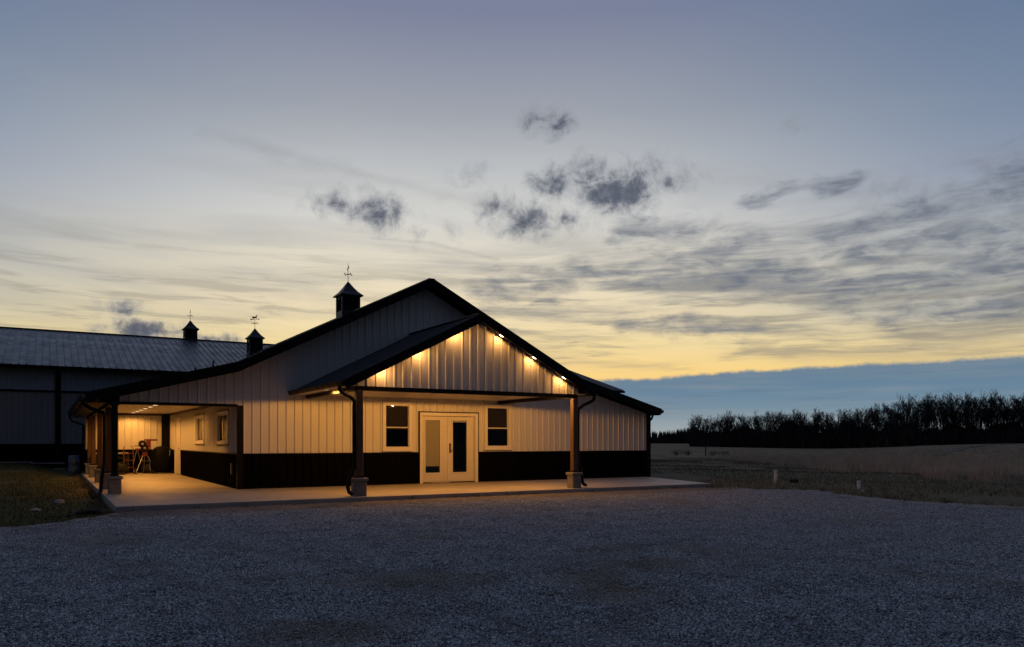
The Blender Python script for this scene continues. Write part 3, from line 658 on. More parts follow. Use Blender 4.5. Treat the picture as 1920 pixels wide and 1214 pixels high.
MB().beam((PXC, PY - 0.03, PZ + 0.01), (PXC, -0.04, PZ + 0.01), (1, 0, 0), (0, 0, 1), 0.10, 0.016).build('ridge_cap', ROOF, house)
PB = -4.12     # beam line
xl, xr = 1.88, 8.06
# gable panel above the front beam
gb = sheathing('porch_gable', house, ROOM, 'x', 1.80, 8.20, 2.57, lambda x: pz(x) - 0.15, PB + 0.012, PB + 0.08, extra=(PXC,))
siding(gb, SIDING, 'x', 1.80, 8.20, 2.575, lambda x: pz(x) - 0.12, PB, -1, extra=(PXC,))
# rake soffit (sloped) between gable panel and fascia
for s in (-1, 1):
    xa, xb = PXC, PXC + s * (PE - 0.02)
    v = [(x, y, pz(x) - 0.115 - dz) for y in (PY + 0.002, PB + 0.06) for x, dz in ((xa, 0), (xb, 0), (xb, 0.02), (xa, 0.02))]
    MB().add(v, [(0, 1, 2, 3), (7, 6, 5, 4), (0, 4, 5, 1), (1, 5, 6, 2), (2, 6, 7, 3), (3, 7, 4, 0)]).build('rake_soffit', TRIM, house)
MB().box(xl - 0.09, xr + 0.09, PB - 0.05, PB + 0.09, 2.470, 2.574).build('porch_beam', TRIM, house)
MB().box(xl - 0.06, xl + 0.06, PB + 0.09, -0.03, 2.472, 2.572).build('porch_beam', TRIM, house)
MB().box(xr - 0.06, xr + 0.06, PB + 0.09, -0.03, 2.472, 2.572).build('porch_beam', TRIM, house)
MB().box(xl + 0.06, xr - 0.06, PB + 0.09, -0.03, 2.575, 2.60).build('porch_ceiling', CEIL, house)
MB().box(PXC - PE + 0.005, xl - 0.06, PB - 0.02, -0.03, 2.576, 2.60).build('eave_soffit', CEIL, house)
MB().box(xr + 0.06, PXC + PE - 0.005, PB - 0.02, -0.03, 2.576, 2.60).build('eave_soffit', CEIL, house)
post(xl, PB, 2.47); post(xr, PB, 2.47)
# porch downspouts, curving from the gutter back to the post
gx = PXC - PE - 0.085
spout([(gx, PY + 0.12, 2.56), (gx, PY + 0.12, 2.49), (gx + 0.03, PY + 0.13, 2.42), (gx + 0.14, PY + 0.16, 2.36), (gx + 0.27, PY + 0.20, 2.31), (xl - 0.125, PY + 0.24, 2.22), (xl - 0.125, PB - 0.02, 2.10), (xl - 0.125, PB - 0.02, 0.62)])
spout([(xl - 0.125, PB - 0.02, 0.66), (xl - 0.20, PB - 0.03, 0.52), (xl - 0.27, PB - 0.05, 0.36), (xl - 0.29, PB - 0.06, 0.22), (xl - 0.27, PB - 0.08, 0.11), (xl - 0.19, PB - 0.10, 0.05)], 'drain_hose', 0.045, m=RUBBER)
gx = PXC + PE + 0.085
spout([(gx, PY + 0.12, 2.56), (gx, PY + 0.12, 2.49), (gx - 0.03, PY + 0.13, 2.42), (gx - 0.14, PY + 0.16, 2.36), (gx - 0.30, PY + 0.20, 2.29), (xr + 0.125, PY + 0.24, 2.18), (xr + 0.125, PB - 0.01, 2.06), (xr + 0.125, PB - 0.01, 0.64)])
spout([(xr + 0.125, PB - 0.01, 0.68), (xr + 0.20, PB - 0.02, 0.52), (xr + 0.24, PB - 0.03, 0.34), (xr + 0.25, PB - 0.04, 0.18), (xr + 0.27, PB - 0.06, 0.10), (xr + 0.36, PB - 0.08, 0.06)], 'drain_hose', 0.045, m=RUBBER)

# ---- windows and door of the front wall
def frame_x(x0, x1, z0, z1, w, y0, y1, bottom=True):
    mb = MB().box(x0, x0 + w, y0, y1, z0, z1).box(x1 - w, x1, y0, y1, z0, z1).box(x0 + w, x1 - w, y0, y1, z1 - w, z1)
    if bottom: mb.box(x0 + w, x1 - w, y0, y1, z0, z0 + w)
    return mb
def window_x(x0, x1, z0, z1):
    wf = frame_x(x0, x1, z0, z1, 0.095, -0.05, 0.06).build('window', WHITE, house)
    zm = z0 + (z1 - z0) * 0.475
    frame_x(x0 + 0.096, x1 - 0.096, z0 + 0.096, zm - 0.002, 0.015, -0.012, 0.03).build('lower_sash', WHITE, wf)
    frame_x(x0 + 0.096, x1 - 0.096, zm + 0.002, z1 - 0.096, 0.015, 0.005, 0.045).build('upper_sash', WHITE, wf)
    MB().box(x0 + 0.111, x1 - 0.111, 0.008, 0.013, z0 + 0.111, zm - 0.017).build('pane', GLASS, wf)
    MB().box(x0 + 0.111, x1 - 0.111, 0.022, 0.027, zm + 0.017, z1 - 0.111).build('pane', GLASS, wf)
    MB().box(x0 - 0.02, x1 + 0.02, -0.075, -0.02, z0 - 0.028, z0 - 0.003).build('sill', WHITE, wf)
    MB().box(x0 + 0.10, x1 - 0.10, 0.07, 0.075, zm - 0.06, z1 - 0.10).build('roller_shade', SHADE, wf)
window_x(*WINL); window_x(*WINR)
x0, x1, z0, z1 = DOOR
MB().box(x0 + 0.005, x0 + 0.10, -0.055, 0.16, 0.0, z1 - 0.004).box(x1 - 0.10, x1 - 0.005, -0.055, 0.16, 0.0, z1 - 0.004).box(x0 + 0.10, x1 - 0.10, -0.055, 0.16, z1 - 0.10, z1 - 0.004).build('door_frame', WHITE, house)
MB().box(x0 - 0.028, x0 + 0.002, -0.05, 0.0, 0.0, z1 + 0.03).box(x1 - 0.002, x1 + 0.028, -0.05, 0.0, 0.0, z1 + 0.03).box(x0 + 0.002, x1 - 0.002, -0.05, 0.0, z1, z1 + 0.03).build('door_flashing', TRIM, house)
MB().box(x0 + 0.10, x1 - 0.10, -0.04, 0.14, 0.0, 0.03).build('threshold', BRONZE, house)
def leaf(a, b, ga, gb_, side):
    zt_ = z1 - 0.115; gz0, gz1 = 0.32, 1.93
    lf = MB().box(a, ga, 0.045, 0.09, 0.035, zt_).box(gb_, b, 0.045, 0.09, 0.035, zt_).box(ga, gb_, 0.045, 0.09, 0.035, gz0).box(ga, gb_, 0.045, 0.09, gz1, zt_).build('door', DOORW, house)
    frame_x(ga - 0.035, gb_ + 0.035, gz0 - 0.035, gz1 + 0.035, 0.035, 0.028, 0.044).build('glazing_bead', WHITE, lf)
    MB().box(ga, gb_, 0.055, 0.060, gz0, gz1).build('pane', GLASS, lf)
    if side < 0: MB().box(ga + 0.002, gb_ - 0.002, 0.064, 0.070, gz0 + 0.20, gz1).build('blind', BLIND, lf)
    else: MB().box(ga + 0.002, gb_ - 0.002, 0.062, 0.072, gz1 - 0.055, gz1 - 0.004).build('blind', WHITE, lf)
    if side > 0:
        h = MB().box(a + 0.035, a + 0.085, 0.030, 0.045, 0.92, 1.16).tube([(a + 0.06, 0.035, 1.0), (a + 0.06, -0.02, 1.0), (a + 0.10, -0.025, 1.0), (a + 0.18, -0.02, 0.985)], 0.011, 8)
        h.lathe((a + 0.06, 0.034, 1.19), [(0.032, 0), (0.030, 0.018), (0.012, 0.03)], 14, (0, -1, 0)); h.build('handle', BRONZE, lf)
leaf(x0 + 0.108, 6.262, 5.49, 5.98, -1); leaf(6.268, x1 - 0.108, 6.42, 6.91, 1)
MB().box(6.25, 6.285, 0.022, 0.044, 0.035, z1 - 0.115).build('astragal', WHITE, house)
# ---- carport side wall: two sliding windows and a door
def window_y(y0, y1, z0, z1):
    def fr(a, b, c, d_, w, p0, p1): return MB().box(p0, p1, a, a + w, c, d_).box(p0, p1, b - w, b, c, d_).box(p0, p1, a + w, b - w, d_ - w, d_).box(p0, p1, a + w, b - w, c, c + w)
    wf = fr(y0, y1, z0, z1, 0.085, -0.045, 0.06).build('window', WHITE, house)
    ym = (y0 + y1) / 2
    fr(y0 + 0.086, ym - 0.002, z0 + 0.086, z1 - 0.086, 0.028, -0.01, 0.02).build('sash', WHITE, wf); fr(ym + 0.002, y1 - 0.086, z0 + 0.086, z1 - 0.086, 0.028, 0.012, 0.042).build('sash', WHITE, wf)
    MB().box(0.003, 0.007, y0 + 0.114, ym - 0.030, z0 + 0.114, z1 - 0.114).build('pane', GLASS, wf); MB().box(0.024, 0.028, ym + 0.030, y1 - 0.114, z0 + 0.114, z1 - 0.114).build('pane', GLASS, wf)
    zc = (z0 + z1) / 2
    MB().box(0.009, 0.015, y0 + 0.114, ym - 0.030, zc - 0.009, zc + 0.009).build('muntin', WHITE, wf)
    MB().box(-0.058, -0.02, y0 - 0.02, y1 + 0.02, z0 - 0.028, z0 - 0.003).build('sill', bpy.data.materials['trim_brown'], wf)
    MB().box(-0.048, -0.02, y0 - 0.025, y1 + 0.025, z1 + 0.003, z1 + 0.03).build('drip_cap', bpy.data.materials['trim_brown'], wf)
window_y(1.13, 2.78, 1.20, 2.14); window_y(5.06, 6.73, 1.20, 2.15)
MB().box(-0.05, 0.10, 10.18, 10.27, 0.0, 2.21).box(-0.05, 0.10, 11.55, 11.64, 0.0, 2.21).box(-0.05, 0.10, 10.27, 11.55, 2.12, 2.21).build('door_frame', WHITE, house)
sd = MB().box(0.0, 0.05, 10.275, 11.545, 0.02, 2.115).build('door', DOORW, house)
MB().lathe((0.0, 10.40, 1.0), [(0.03, 0), (0.03, 0.02), (0.015, 0.03), (0.032, 0.06), (0.0, 0.075)], 12, (-1, 0, 0)).build('knob', BRONZE, sd)
MB().box(-0.055, -0.02, 0.62, 0.70, 0.38, 0.68).build('outlet_box', GALV, house)
# small plumbing vents on the far slope
for (x, y) in ((1.0, 13.5), (2.2, 16.2)):
    z = roofz(x); v_ = MB().tube([(x, y, z - 0.05), (x, y, z + 0.42), (x, y, z + 0.50), (x + 0.06, y, z + 0.53)], 0.035, 8).build('vent_pipe', IRON, house)
MB().lathe((3.25, -0.02, 0.12), [(0.025, 0), (0.025, 0.05), (0.012, 0.06), (0.012, 0.1)], 10, (0, -1, 0)).build('hose_bib', BRONZE, house)

# ------------------------------------------------------------------ long barn behind
BY, BZ = 20.0, 0.30
RY, RZ, EY, EZ = 29.0, 7.50, 19.6, 4.74
BX0, BX1 = -22.0, 29.0
barn = empty('long_barn', (3.5, RY, 0), 'long dark barn with grey standing-seam roof behind the lit building', 'barn')
bwall = MB().box(BX0, BX1, BY + 0.012, BY + 0.12, 0.1, 4.70).build('front_wall', ROOM, barn)
siding(bwall, BARNSIDE, 'x', BX0, -0.2, 1.17, 3.56, BY, -1)
siding(bwall, BARNUP, 'x', BX0, BX1, 3.62, 4.68, BY, -1, name='upper_siding_panel')
siding(bwall, BARNSIDE, 'x', 11.2, BX1, 1.17, 3.56, BY, -1)
siding(bwall, BLACK, 'x', BX0, -0.2, 0.1, 1.13, BY, -1, name='wainscot_panel')
siding(bwall, BLACK, 'x', 11.2, BX1, -0.2, 1.13, BY, -1, name='wainscot_panel')
MB().box(BX0, BX1, BY - 0.06, BY, 3.55, 3.63).build('door_track', TRIM, barn)
MB().box(BX0, BX1, BY - 0.05, BY, 1.13, 1.17).build('wainscot_cap', TRIM, barn)
for x in (-10.6, -3.94, 14.0, 21.0): MB().box(x - 0.11, x + 0.11, BY - 0.08, BY, 0.1, 4.68).build('wall_trim', TRIM, barn)
sl_ = (RZ - EZ) / (RY - EY)
for nm, ya, za in (('roof', EY, EZ), ('roof', 2 * RY - EY, EZ)):
    v = [(x, y, z) for x in (BX0 - 0.3, BX1 + 0.3) for y, z in ((RY, RZ - 0.012), (ya, za - 0.012), (ya, za - 0.14), (RY, RZ - 0.14))]
    rd = MB().add(v, [(0, 1, 2, 3), (7, 6, 5, 4), (0, 4, 5, 1), (1, 5, 6, 2), (2, 6, 7, 3), (3, 7, 4, 0)]).build(nm, TRIM, barn)
    dv = Vector((0, ya - RY, za - RZ)); roof_sheets(rd, ROOFB, (BX0 - 0.3, RY, RZ), (1, 0, 0), dv, BX1 - BX0 + 0.6, dv.length, prof=BPROF)
MB().beam((BX0 - 0.3, RY, RZ + 0.01), (BX1 + 0.3, RY, RZ + 0.01), (0, 1, 0), (0, 0, 1), 0.14, 0.03).build('ridge_cap', TRIM, barn)
MB().box(BX0 - 0.3, BX1 + 0.3, EY - 0.14, EY - 0.005, EZ - 0.17, EZ - 0.03).build('gutter', TRIM, barn)
for xg in (BX0, BX1 - 0.1):
    v = [(x, y, z) for x in (xg, xg + 0.1) for y, z in ((BY + 0.13, -0.2), (2 * RY - BY, -0.2), (2 * RY - BY, 4.72), (RY, RZ - 0.16), (BY + 0.13, 4.72))]
    MB().add(v, [(0, 1, 2, 3, 4), (9, 8, 7, 6, 5)] + [(i, (i + 1) % 5, 5 + (i + 1) % 5, 5 + i) for i in range(5)]).build('gable_wall', BARNSIDE, barn)
MB().box(BX0, BX1, 2 * RY - BY - 0.1, 2 * RY - BY, -0.2, 4.70).build('back_wall', BARNSIDE, barn)

# ------------------------------------------------------------------ cupolas with weathervanes
CUPM = mat('cupola_paint', (0.020, 0.019, 0.019), 0.55, var=0.3, vscale=4)
def cupola(x, y, zr, slope_, along, label, vane_rot, vane, h=0.70):
    t = empty('cupola', (x, y, zr), label, 'cupola', 'cupolas on the roof ridges')
    b = 0.36; zb = zr - 0.30
    body = MB().box(x - b, x + b, y - b, y + b, zb, zr + 0.10)
    for sx in (-1, 1):
        for sy in (-1, 1): body.box(x + sx * (b - 0.035) - 0.035, x + sx * (b - 0.035) + 0.035, y + sy * (b - 0.035) - 0.035, y + sy * (b - 0.035) + 0.035, zr + 0.10, zr + h)
    body.box(x - b, x + b, y - b, y + b, zr + h - 0.06, zr + h)
    body.build('body', CUPM, t)
    MB().box(x - b + 0.08, x + b - 0.08, y - b + 0.08, y + b - 0.08, zr + 0.101, zr + h - 0.061).build('core', ROOM, t)
    for sx, sy in ((0, -1), (-1, 0), (1, 0), (0, 1)):
        for k in range(8):
            zc = zr + 0.13 + k * (h - 0.22) / 7.4
            if sy: MB().beam((x - b + 0.07, y + sy * (b - 0.035), zc), (x + b - 0.07, y + sy * (b - 0.035), zc), (0, sy, -0.7), (0, 0.7, sy), 0.036, 0.006).build('louvre', CUPM, t)
            else: MB().beam((x + sx * (b - 0.035), y - b + 0.07, zc), (x + sx * (b - 0.035), y + b - 0.07, zc), (sx, 0, -0.7), (0.7, 0, sx), 0.036, 0.006).build('louvre', CUPM, t)
    # flared pyramid roof
    e = 0.455; z0 = zr + h; rings = [(e, z0 - 0.02), (e, z0 + 0.012), (0.30, z0 + 0.155), (0.16, z0 + 0.34), (0.02, z0 + 0.56)]
    v = [(x + sx * r, y + sy * r, z) for r, z in rings for sx, sy in ((-1, -1), (1, -1), (1, 1), (-1, 1))]
    f = [(3, 2, 1, 0), (16, 17, 18, 19)] + [(i * 4 + j, i * 4 + (j + 1) % 4, i * 4 + 4 + (j + 1) % 4, i * 4 + 4 + j) for i in range(4) for j in range(4)]
    MB().add(v, f).build('roof', ROOF, t)
    zt_ = z0 + 0.55
    wv = MB().tube([(x, y, zt_ - 0.03), (x, y, zt_ + 0.62)], 0.011, 6).build('weathervane', IRON, t)
    for k in range(4):
        a = k * math.pi / 2 + 0.25; dx, dy = math.cos(a), math.sin(a); z = zt_ + 0.30
        m_ = MB().tube([(x, y, z), (x + dx * 0.17, y + dy * 0.17, z)], 0.008, 5)
        m_.box(x + dx * 0.17 - 0.010, x + dx * 0.17 + 0.010, y + dy * 0.17 - 0.010, y + dy * 0.17 + 0.010, z - 0.035, z + 0.035)
        m_.build('compass_arm', IRON, wv)
    MB().lathe((x, y, zt_ + 0.27), [(0.0, 0), (0.03, 0.015), (0.03, 0.045), (0.0, 0.06)], 10).build('ball', IRON, wv)
    dx, dy = math.cos(vane_rot), math.sin(vane_rot); z = zt_ + 0.52
    P2 = lambda a, b_: (x + dx * a * 0.72, y + dy * a * 0.72, z + b_ * 0.72)
    def plate(pts):
        n = len(pts); o1 = [Vector(P2(a, b_)) + Vector((-dy, dx, 0)) * 0.006 for a, b_ in pts]; o2 = [Vector(P2(a, b_)) - Vector((-dy, dx, 0)) * 0.006 for a, b_ in pts]
        return o1 + o2, [tuple(range(n)), tuple(range(2 * n - 1, n - 1, -1))] + [(i, (i + 1) % n, n + (i + 1) % n, n + i) for i in range(n)]
    mb = MB().tube([P2(-0.30, 0), P2(0.30, 0)], 0.009, 5)
    mb.add(*plate([(0.28, -0.05), (0.40, 0.0), (0.28, 0.05)])); mb.add(*plate([(-0.30, -0.06), (-0.20, 0.0), (-0.30, 0.06), (-0.38, 0.06), (-0.33, 0.0), (-0.38, -0.06)]))
    mb.build('arrow', IRON, wv)
    if vane == 'horse':
        MB().add(*plate([(-0.20, 0.02), (-0.17, 0.10), (-0.20, 0.16), (-0.24, 0.12), (-0.25, 0.20), (-0.16, 0.22), (0.06, 0.21), (0.12, 0.31), (0.18, 0.33), (0.24, 0.27), (0.17, 0.26), (0.13, 0.14), (0.20, 0.06), (0.16, 0.02), (0.09, 0.10), (-0.08, 0.10), (-0.12, 0.02)])).build('horse_figure', IRON, wv)
    else:
        MB().add(*plate([(-0.03, 0.0), (0.02, 0.10), (-0.02, 0.13), (0.03, 0.28), (0.05, 0.27), (0.02, 0.14), (0.06, 0.11), (0.03, 0.0)])).build('rooster_figure', IRON, wv)
    return t
cupola(5.5, 7.1, PK, 0.5, 'y', 'large louvred cupola on the gabled building ridge, nearest its peak', R(78), 'thin')
cupola(5.5, 22.6, PK, 0.5, 'y', 'louvred cupola with horse weathervane half hidden behind the sloping roof', R(-40), 'horse', 0.86)
cupola(3.1, 29.0, RZ, 0.3, 'x', 'square cupola standing on the long barn ridge', R(85), 'thin', 0.60)

# ------------------------------------------------------------------ lamps
WARM = (1.0, 0.425, 0.085)
def lamp(name, pos, normal, label, group, power, lens, r=0.065, size=176, blend=0.1, depth=0.006):
    n = Vector(normal).normalized(); p = Vector(pos)
    t = empty(name, p, label, 'light', group)
    MB().lathe(p, [(r, 0.004), (r, depth)], 18, n).build('lens', lens, t)
    rg = MB(); k = 18; a = n.orthogonal().normalized(); b = n.cross(a)
    v = []
    for rr, hh in ((r + 0.001, 0.0), (r + 0.001, depth + 0.002), (r + 0.016, depth + 0.002), (r + 0.02, 0.0)):
        v += [p + n * hh + (a * math.cos(2 * math.pi * j / k) + b * math.sin(2 * math.pi * j / k)) * rr for j in range(k)]
    f = [(i * k + j, i * k + (j + 1) % k, (i + 1) * k + (j + 1) % k, (i + 1) * k + j) for i in range(3) for j in range(k)]
    rg.add(v, f).build('trim_ring', WHITE, t)
    L = bpy.data.lights.new(name, 'SPOT'); L.energy = power; L.color = WARM; L.spot_size = R(size); L.spot_blend = blend; L.shadow_soft_size = 0.07
    o = bpy.data.objects.new('bulb', L); col.objects.link(o); o.location = p + n * 0.02
    o.rotation_euler = (-n).to_track_quat('Z', 'Y').to_euler() if False else n.to_track_quat('-Z', 'Y').to_euler(); place(o, t)
    return t
ORD = ['lowest', 'middle', 'highest']
G1 = 'lights along the porch gable'
YL = (PY + PB) / 2 - 0.02
for s, side in ((-1, 'carport-side slope'), (1, 'field-side slope')):
    for k, off in enumerate((2.62, 1.66, 0.66)):
        x = PXC + s * off; z = pz(x) - 0.137
        nn = Vector((-s * 0.51, 0, -1)).normalized()
        lamp('soffit_light', (x, YL, z), nn, f'{ORD[k]} recessed light under the porch gable, {side}', G1, 18, LENS, 0.065)
for s, side in ((-1, 'carport side'), (1, 'field side')):
    xx = xl - 0.20 if s < 0 else xr + 0.24
    lamp('eave_light', (xx, -2.3, 2.575), (0, 0, -1), f'single recessed light under the porch eave on the {side}', 'lights under the porch eaves', 54, LENSE)
for k, x in enumerate((2.6, 4.2, 5.8, 7.3)):
    lamp('porch_light', (x, -3.35, 2.574), (0, 0, -1), f'{["first", "second", "third", "fourth"][k]} recessed porch ceiling light from the carport side, behind the front beam', 'porch ceiling lights', 160, LENSC, 0.065, 178, 0.04)
names = ['first', 'second', 'third', 'fourth', 'fifth', 'sixth', 'seventh', 'eighth']
for k in range(8):
    y = 12.4 - k * 1.46
    lamp('carport_light', (-1.45, y, 2.419), (0, 0, -1), f'{names[k]} round carport ceiling light counted from the back wall', 'row of carport ceiling lights', 122, LENSC, 0.075, 165 if k < 6 else 112, 0.35)

# ------------------------------------------------------------------ things in the carport
t = empty('pitching_machine', (-1.05, 12.9, 0), 'red machine with round wheels on a splayed tripod in the carport', 'machine')
bx, by = -1.05, 12.3
for k, (dx, dy) in enumerate(((-0.34, -0.22), (0.40, -0.12), (0.0, 0.42))):
    lg = MB().tube([(bx + dx * 0.12, by + dy * 0.12, 0.80), (bx + dx, by + dy, 0.03)], [0.020, 0.016], 8).build('leg', GALV, t)
    MB().lathe((bx + dx, by + dy, 0.0), [(0.04, 0.0), (0.035, 0.03), (0.02, 0.045)], 10).build('foot', RUBBER, lg)
MB().tube([(bx - 0.34 * .45, by - 0.22 * .45, 0.5), (bx + 0.40 * .45, by - 0.12 * .45, 0.5)], 0.010, 6).build('brace', GALV, t)
MB().cbox((bx, by, 0.70), 0.20, 0.16, 0.26, 0.02).build('head_mount', RED, t)
MB().box(bx - 0.34, bx + 0.20, by - 0.05, by + 0.05, 0.93, 1.0).build('frame_bar', RED, t)
MB().box(bx + 0.05, bx + 0.20, by - 0.16, by + 0.12, 1.02, 1.30).build('motor', RED, t)
MB().box(bx - 0.02, bx + 0.44, by - 0.05, by + 0.05, 1.30, 1.37).build('chute', RED, t)
for zc, xx in ((1.18, bx - 0.10), (1.02, bx - 0.02)):
    wl = MB().lathe((xx, by - 0.18, zc), [(0.05, 0), (0.13, 0.0), (0.145, 0.02), (0.145, 0.07), (0.13, 0.09), (0.05, 0.09)], 22, (0, 1, 0)).build('wheel', RUBBER, t, True)
    MB().lathe((xx, by - 0.19, zc), [(0.045, 0), (0.045, 0.11), (0.02, 0.12)], 14, (0, 1, 0)).build('hub', GALV, wl)
MB().tube([(bx - 0.10, by - 0.1, 1.10), (bx - 0.40, by - 0.12, 1.10)], 0.018, 6).build('crank_arm', RED, t)
MB().tube([(bx - 0.30, by - 0.05, 0.93), (bx - 0.42, by - 0.1, 0.40)], 0.012, 6).tube([(bx - 0.26, by, 0.93), (bx - 0.14, by + 0.1, 0.45)], 0.012, 6).build('strut', GALV, t)
# black covered cart by the door
t = empty('covered_cart', (-0.52, 12.2, 0), 'bulky black covered cart with grey handle beside the tripod machine', 'cart')
pr = [(0.36, 0.02), (0.42, 0.10), (0.45, 0.40), (0.43, 0.70), (0.36, 0.90), (0.22, 1.0), (0.05, 1.03)]
cv = MB().lathe((-0.42, 12.35, 0.06), pr, 26)
cv.v = [(x + 0.02 * math.sin(9 * z + 5 * y), y + 0.02 * math.sin(11 * z + 7 * x), z) for x, y, z in cv.v]; cv.build('cover', mat('black_cover', (0.0035, 0.0035, 0.0035), 0.75, spec=0.1), t, True)
MB().tube([(-0.20, 11.90, 0.70), (-0.18, 11.90, 0.86), (-0.18, 11.93, 0.95)], 0.014, 6).tube([(-0.88, 12.0, 0.12), (-0.92, 12.0, 0.42)], 0.014, 6).build('handle', GALV, t)
for sx in (-0.8, -0.05): MB().lathe((sx, 12.05, 0.07), [(0.03, 0), (0.07, 0.0), (0.07, 0.05), (0.03, 0.05)], 16, (0, 1, 0)).build('wheel', RUBBER, t)
# low rack of dark pipes with a pale board on top
t = empty('pipe_rack', (-2.2, 12.8, 0), 'low dark rack of pipes with a pale board on top by the back wall', 'rack')
for x in (-2.75, -1.62): MB().box(x - 0.03, x + 0.03, 12.55, 13.0, 0.0, 0.78).build('upright', DARKW, t)
for z in (0.12, 0.36, 0.58):
    MB().box(-2.78, -1.60, 12.57, 12.98, z, z + 0.03).build('shelf', DARKW, t)
    for k in range(3): MB().tube([(-2.74 + 0.1 * k, 12.66 + 0.12 * k, z + 0.07), (-1.64, 12.64 + 0.12 * k, z + 0.07 + 0.02 * k)], 0.034, 8).build('pipe', (IRON, GALV, DARKW)[k], t)
MB().box(-2.80, -1.62, 12.50, 12.95, 0.782, 0.84).build('board', PLANK, t)
def coil(name, c, r, n, th, m, label, cat):
    pts = []
    for i in range(n * 20 + 1):
        a = i / 20 * 2 * math.pi; rr = r * (1 - 0.03 * (i / 20)); pts.append((c[0] + rr * math.cos(a), c[1] + rr * math.sin(a) * 0.9, c[2] + th + 0.011 * i / 20 + 0.01 * math.sin(3 * a)))
    o = MB().tube(pts, th, 6).build(name, m); return tag(o, label, cat)
coil('coiled_hose', (-2.1, 11.7, 0.0), 0.30, 4, 0.022, RUBBER, 'dark coiled hose on the carport floor in front of the pipe rack', 'hose')
o = MB().lathe((-0.98, 12.98, 0.72), [(0.0, 0), (0.05, 0.01), (0.085, 0.05), (0.09, 0.09), (0.06, 0.14), (0.0, 0.16)], 16).build('helmet', PVC, None, True)
tag(o, 'small pale round helmet on a stool behind the machine', 'helmet')
t = empty('stool', (-0.98, 12.98, 0), 'dark stool with a pale helmet on it behind the machine', 'stool')
MB().lathe((-0.98, 12.98, 0.68), [(0.15, 0), (0.16, 0.015), (0.15, 0.038)], 18).build('seat', DARKW, t)
for k in range(4):
    a = k * math.pi / 2 + 0.6; MB().tube([(-0.98 + 0.1 * math.cos(a), 12.98 + 0.1 * math.sin(a), 0.68), (-0.98 + 0.17 * math.cos(a), 12.98 + 0.17 * math.sin(a), 0.0)], 0.012, 6).build('leg', DARKW, t)
t = empty('hand_truck', (-1.62, 12.35, 0), 'dark red hand truck leaning on the pipe rack left of the machine', 'hand truck')
for sx in (-0.17, 0.17):
    MB().tube([(-1.62 + sx, 12.28, 0.06), (-1.62 + sx, 12.50, 1.02), (-1.62 + sx * 0.7, 12.56, 1.10)], 0.016, 8).build('rail', RED, t)
    wl = MB().lathe((-1.62 + sx * 1.35 - 0.03, 12.36, 0.11), [(0.03, 0), (0.10, 0.0), (0.11, 0.015), (0.11, 0.045), (0.10, 0.06), (0.03, 0.06)], 20, (1, 0, 0)).build('wheel', RUBBER, t)
    MB().lathe((-1.62 + sx * 1.35 - 0.036, 12.36, 0.11), [(0.035, 0), (0.035, 0.07), (0.01, 0.075)], 12, (1, 0, 0)).build('hub', GALV, wl)
for k in range(3): MB().tube([(-1.79, 12.31 + 0.06 * k, 0.25 + 0.28 * k), (-1.45, 12.31 + 0.06 * k, 0.25 + 0.28 * k)], 0.012, 6).build('crossbar', RED, t)
MB().box(-1.80, -1.44, 12.06, 12.28, 0.03, 0.045).build('toe_plate', RED, t)
def bag(x, y, s_, label):
    bm = bmesh.new(); bmesh.ops.create_icosphere(bm, subdivisions=3, radius=1); q = random.Random(int(x * 100))
    for v in bm.verts:
        k = 1 + 0.10 * math.sin(5 * v.co.x + q.uniform(0, .3)) * math.sin(4 * v.co.z) + 0.05 * math.sin(11 * v.co.y + 3 * v.co.z)
        v.co = Vector((v.co.x * s_ * k * 1.3, v.co.y * s_ * k * 0.8, max(v.co.z, -0.75) * s_ * k * (0.9 if v.co.z < 0.6 else 1.1)))
    me = bpy.data.meshes.new('duffel_bag'); bm.to_mesh(me); bm.free(); me.materials.append(RUBBER); me.polygons.foreach_set('use_smooth', [True] * len(me.polygons))
    o = bpy.data.objects.new('duffel_bag', me); col.objects.link(o); o.location = (x, y, s_ * 0.70); tag(o, label, 'bag')
bag(-1.95, 12.15, 0.24, 'black duffel bag on the carport floor near the coiled hose'); bag(-0.85, 12.75, 0.20, 'smaller black bag between the machine and the covered cart')
# door mat board at the double door
o = MB().box(0, 0.62, 0, 0.16, 0, 0.035).build('loose_board', PLANK); o.location = (5.55, -0.30, 0.004); o.rotation_euler = (0.0, 0, R(3)); tag(o, 'loose pale board lying on the slab before the double door', 'board')
# pale blue drum beyond the carport corner
t = empty('plastic_drum', (-3.45, 14.3, 0.18), 'pale blue plastic drum beyond the back corner of the carport', 'drum')
zg_ = float(ground_h(-3.45, 14.3))
MB().lathe((-3.45, 14.3, zg_ - 0.02), [(0.17, 0), (0.19, 0.03), (0.20, 0.25), (0.21, 0.27), (0.20, 0.29), (0.20, 0.58), (0.21, 0.60), (0.20, 0.62), (0.19, 0.84), (0.17, 0.87)], 28).build('barrel', BLUE, t, True)
MB().lathe((-3.35, 14.3, zg_ + 0.85), [(0.04, 0), (0.04, 0.03), (0.02, 0.035)], 12).build('bung', IRON, t)

